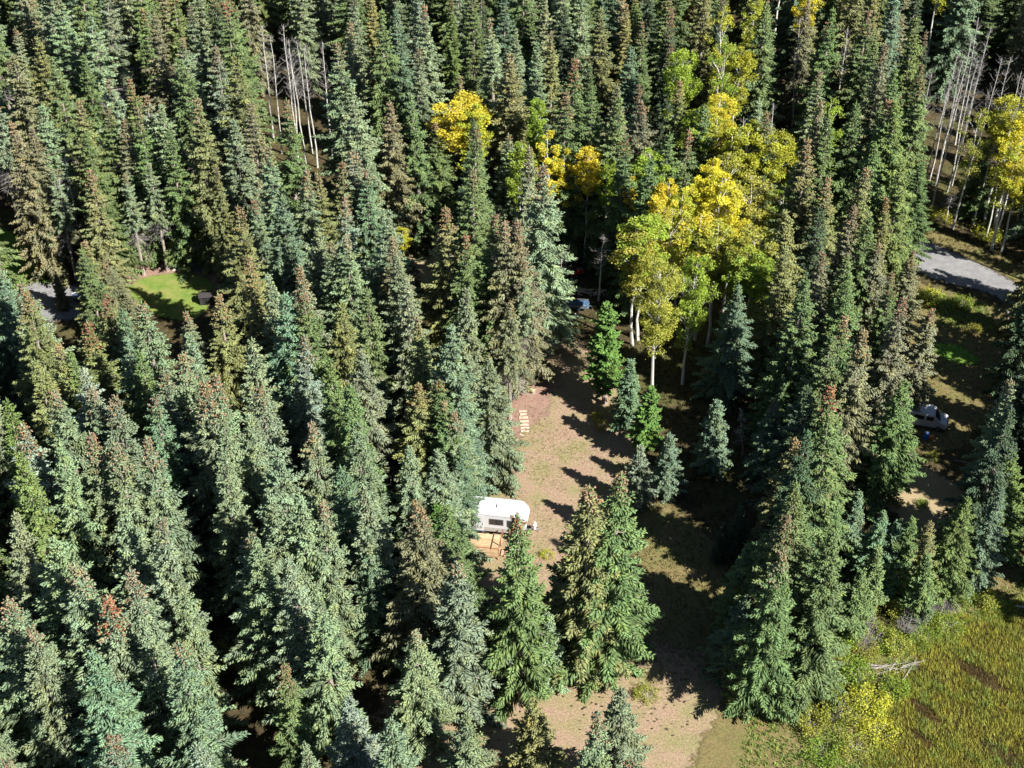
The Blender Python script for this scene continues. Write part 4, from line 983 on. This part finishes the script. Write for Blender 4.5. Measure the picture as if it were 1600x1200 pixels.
# firewood heap: every billet a part
p = at(926, 458); o = thing("firewood_pile", "heap of split firewood in the shade above the tarp-covered cart", "firewood")
o.location = p
for k in range(46):
    u = R.uniform(-1.7, 1.7); v_ = R.uniform(-.7, .7); z = .08 + .42*max(0, 1-abs(u)/1.9)*max(0, 1-abs(v_)/.9)*R.random()
    a = R.uniform(-.9, .9)+(1.57 if R.random() < .3 else 0); L = .22
    MB().tube([(u-math.cos(a)*L, v_-math.sin(a)*L, z), (u+math.cos(a)*L, v_+math.sin(a)*L, z+R.uniform(-.02, .08))], R.uniform(.06, .1), 5).build("billet", M_CUT, o)
# blue tarp and neighbours by the lawn
p = at(295, 410); o = thing("tarp_bundle", "bright blue tarp draped over a pile above the oval lawn", "tarp", p, .3)
crumpled("tarp", M_BTARP, o, 1.1, 1.0, 1.05, 5); MB().box(0, 0, .4, .8, .7, .75).build("crate", M_STEPW, o)
p = at(298, 404); o = thing("plastic_bucket", "white plastic bucket standing behind the blue tarp", "bucket", p)
MB().tube([(0, 0, 0), (0, 0, .9)], [.2, .26], 12).build("bucket_body", M_WHITE, o); MB().tube([(0, 0, .9), (0, 0, .95)], .28, 12).build("lid", M_WHITE, o)
p = at(311, 424); o = thing("scrap_heap", "shiny grey scrap metal heap right of the blue tarp", "scrap metal", p)
for k in range(14): MB().box(R.uniform(-.8, .8), R.uniform(-.5, .5), R.uniform(.1, .5), R.uniform(.4, 1.0), R.uniform(.1, .4), .04, R.uniform(0, 3), R.uniform(-.5, .5), R.uniform(-.5, .5)).build("sheet_piece", M_STEEL, o)
p = at(285, 421); o = thing("log_pile", "pale weathered logs lying left of the scrap heap", "logs", p)
for k in range(7): MB().tube([(-1.2+R.uniform(-.3, .3), -.4+k*.16, .1), (1.2+R.uniform(-.3, .3), -.4+k*.16+R.uniform(-.2, .2), .12)], R.uniform(.07, .11), 7).build("log", M_LOGW, o)
# small dark shed at the lawn's right corner
p = at(323, 473); o = thing("garden_shed", "small dark shed at the right corner of the oval lawn", "shed", p, .15); o.scale = (.6, .6, .6)
M_DKW = simple("dark_stained_boards", (.035, .03, .03), .7, var=.3, scale=5)
for k in range(12):
    MB().box(-1.1+k*.2, -.9, .95, .18, .03, 1.9).build("board", M_DKW, o); MB().box(-1.1+k*.2, .9, .95, .18, .03, 1.9).build("board", M_DKW, o)
for k in range(9):
    MB().box(-1.2, -.8+k*.2, .95, .03, .18, 1.9).build("board", M_DKW, o); MB().box(1.2, -.8+k*.2, .95, .03, .18, 1.9).build("board", M_DKW, o)
MB().box(0, -.55, 2.12, 2.7, 1.3, .05, rx=.35).box(0, .55, 2.12, 2.7, 1.3, .05, rx=-.35).build("roof", M_DKW, o)
MB().box(-.2, -.925, .9, .8, .03, 1.7).build("door", M_BLACK, o)
# dark blue box cart with pale rim
p = at(125, 470); o = thing("utility_trailer", "little dark blue box trailer with pale rim near the gravel path", "cart", p, .75)
MB().box(0, 0, .7, 1.5, 1.15, .5).build("box", simple("slate_blue_paint", (.07, .10, .16), .4), o, .02)
for (x, y, sx, sy) in ((0, -.6, 1.6, .06), (0, .6, 1.6, .06), (-.78, 0, .06, 1.14), (.78, 0, .06, 1.14)): MB().box(x, y, .97, sx, sy, .06).build("rim", M_WHITE, o)
for sy in (-1, 1): MB().tube([(0, sy*.66, .3), (0, sy*.82, .3)], .3, 12).build("wheel", M_RUB, o)
# cabin at the left edge
cp = at(-14, 590); o = thing("log_cabin", "dark cabin roof with pale fascia boards at the left edge", "cabin", cp, .62)
M_ROOF = simple("dark_brown_metal_roof", (.05, .032, .028), .5, var=.3, scale=2)
M_LOGC = wood_mat("cabin_logs", (.22, .13, .07), (.30, .18, .10))
for k in range(9):
    for y in (-2.2, 2.2): MB().tube([(-3.2, y, .18+k*.27), (3.2, y, .18+k*.27)], .135, 8).build("log", M_LOGC, o)
    for x in (-3.0, 3.0): MB().tube([(x, -2.4, .3+k*.27), (x, 2.4, .3+k*.27)], .135, 8).build("log", M_LOGC, o)
for s in (-1, 1):
    MB().box(0, s*1.45, 3.2, 7.4, 3.3, .06, rx=-s*.45).build("roof", M_ROOF, o)
    MB().box(3.72, s*1.45, 3.2, .05, 3.3, .22, rx=-s*.45).build("fascia", M_CUT, o); MB().box(-3.72, s*1.45, 3.2, .05, 3.3, .22, rx=-s*.45).build("fascia", M_CUT, o)
MB().prism([(-2.3, 2.5), (2.3, 2.5), (0, 3.75)], -.05, .05).build("gable", M_DKW, o).rotation_euler[2] = math.pi/2
w = MB().box(3.14, 0, 1.5, .06, 1.0, .9).build("window", M_CUT, o); MB().box(3.18, 0, 1.5, .02, .85, .75).build("pane", M_GLASS, w)
p = at(32, 582); o = thing("metal_gate", "grey metal railing frame beside the dark cabin", "railing", p, 1.0)
for z in (.35, .7, 1.05): MB().tube([(-.9, 0, z), (.9, 0, z)], .035, 6).build("rail", M_STEEL, o)
for x in (-.9, 0, .9): MB().tube([(x, 0, 0), (x, 0, 1.1)], .04, 6).build("post", M_STEEL, o)
p = at(22, 628); o = crumpled("crumpled_sheet", simple("pale_grey_tarp", (.5, .52, .56), .5, bmp=.05), None, 1.6, 1.2, .3, 8); o.location = p; tag(o, "pale grey crumpled sheet on the gravel below the cabin", "sheet")

# white van on the right
p = at(1448, 663); o = thing("white_van", "white van with dark windscreen nosing out from under the spruces", "van", p, -.3)
MB().prism([(-2.6, .4), (1.9, .4), (2.05, .75), (1.95, 1.05), (1.25, 1.2), (.55, 1.92), (.2, 2.0), (-2.5, 2.0), (-2.65, 1.7)], -.95, .95).build("body", M_WHITE, o, .06)
MB().box(.93, 0, 1.57, .04, 1.6, .82, ry=-.77).build("windscreen", M_GLASS, o, .01)
for sy in (-1, 1):
    for (x, wd) in ((.15, .75), (-.95, 1.0), (-2.0, .8)): MB().box(x, sy*.955, 1.52, wd, .03, .5).build("window", M_GLASS, o, .008)
    for x in (-1.75, 1.15):
        wh = MB().tube([(x, sy*.78, .34), (x, sy*.98, .34)], .34, 16).build("wheel", M_RUB, o); MB().tube([(x, sy*.9, .34), (x, sy*.995, .34)], .2, 12).build("rim", M_STEEL, wh)
    MB().box(2.03, sy*.68, .82, .06, .3, .18).build("headlight", M_STEEL, o, .02)
MB().box(2.05, 0, .5, .12, 1.8, .2).build("bumper", M_BLACK, o, .02)
MB().box(2.01, 0, .82, .05, .9, .16).build("grille", M_BLACK, o)
p = at(1446, 686); o = thing("plastic_barrel", "blue plastic barrel below the white van", "barrel", p)
MB().tube([(0, 0, 0), (0, 0, .1), (0, 0, .45), (0, 0, .8), (0, 0, .9)], [.26, .3, .32, .3, .26], 14).build("barrel_body", M_BTARP, o); MB().tube([(0, 0, .9), (0, 0, .93)], .2, 12).build("lid", M_WHITE, o)
p = at(1454, 685); o = MB().box(0, 0, .2, .6, .4, .35).build("storage_crate", simple("orange_plastic", (.6, .22, .05), .5), bevel=.03); o.location = p; tag(o, "small orange crate right of the blue barrel", "crate")

# fallen logs and driftwood
for (x0, y0, x1, y1, r, lab) in ((1560,484,1580,492,.16,"bleached root log on the far right bank, upper"),(1578,490,1573,505,.1,"short bleached limb hanging from the root log"),(1572,492,1590,487,.12,"bleached limb pointing right from the root log"),(1585,506,1598,512,.12,"pale log near the right edge beneath the root log"),
                             (1566,520,1578,524,.2,"pinkish short log beside the dark hollow"),(1380,728,1392,740,.28,"thick peeled pale log among the spruces by the sand patch"),(1388,748,1378,756,.14,"reddish broken log left of the sand patch"),(1585,948,1606,952,.12,"bleached log across the marsh at the right edge"),
                             (1470,990,1505,1018,.04,"thin stick slanting over the yellow sedge"),(1300,1055,1345,1045,.06,"thin pale stick left of the driftwood pile"),(735,890,742,900,.1,"short pale log below the deck in shade"),(885,500,905,487,.06,"pale pole lying in front of the tarp-covered cart"),
                             (868,481,878,470,.07,"leaning pale stick left of the tarp-covered cart"),(1490,720,1530,727,.06,"long thin fallen pole on the dark right bank"),(1500,732,1535,735,.05,"second thin fallen pole below the long one")):
    a, b_ = at(x0, y0), at(x1, y1); m_ = (a+b_)/2+Vector((R.uniform(-.1, .1), R.uniform(-.1, .1), .05))
    ob = MB().tube([(a.x, a.y, r), (m_.x, m_.y, r+.05), (b_.x, b_.y, r*1.2)], [r, r*.9, r*.6], 8).build("fallen_log", M_LOGW if r < .2 else M_CUT); tag(ob, lab, "log", "fallen logs and sticks")
p = at(1395, 1046); o = thing("driftwood_pile", "tangle of bleached driftwood sticks at the bottom edge by the sedge", "driftwood", p)
for k in range(22):
    a = R.uniform(-.35, .35)+(1.2 if R.random() < .15 else 0); L = R.uniform(.5, 1.5); u, v_ = R.uniform(-1.7, 1.9), R.uniform(-.5, .6); z = R.uniform(.05, .4)
    MB().tube([(u-math.cos(a)*L, v_-math.sin(a)*L, z), (u, v_, z+R.uniform(0, .1)), (u+math.cos(a)*L, v_+math.sin(a)*L, z+R.uniform(-.05, .2))], [.032, .024, .01], 5).build("stick", M_DEAD, o)
print("objects", len(bpy.data.objects), "tris", sum(len(m.loops)-2*len(m.polygons) for m in bpy.data.meshes))
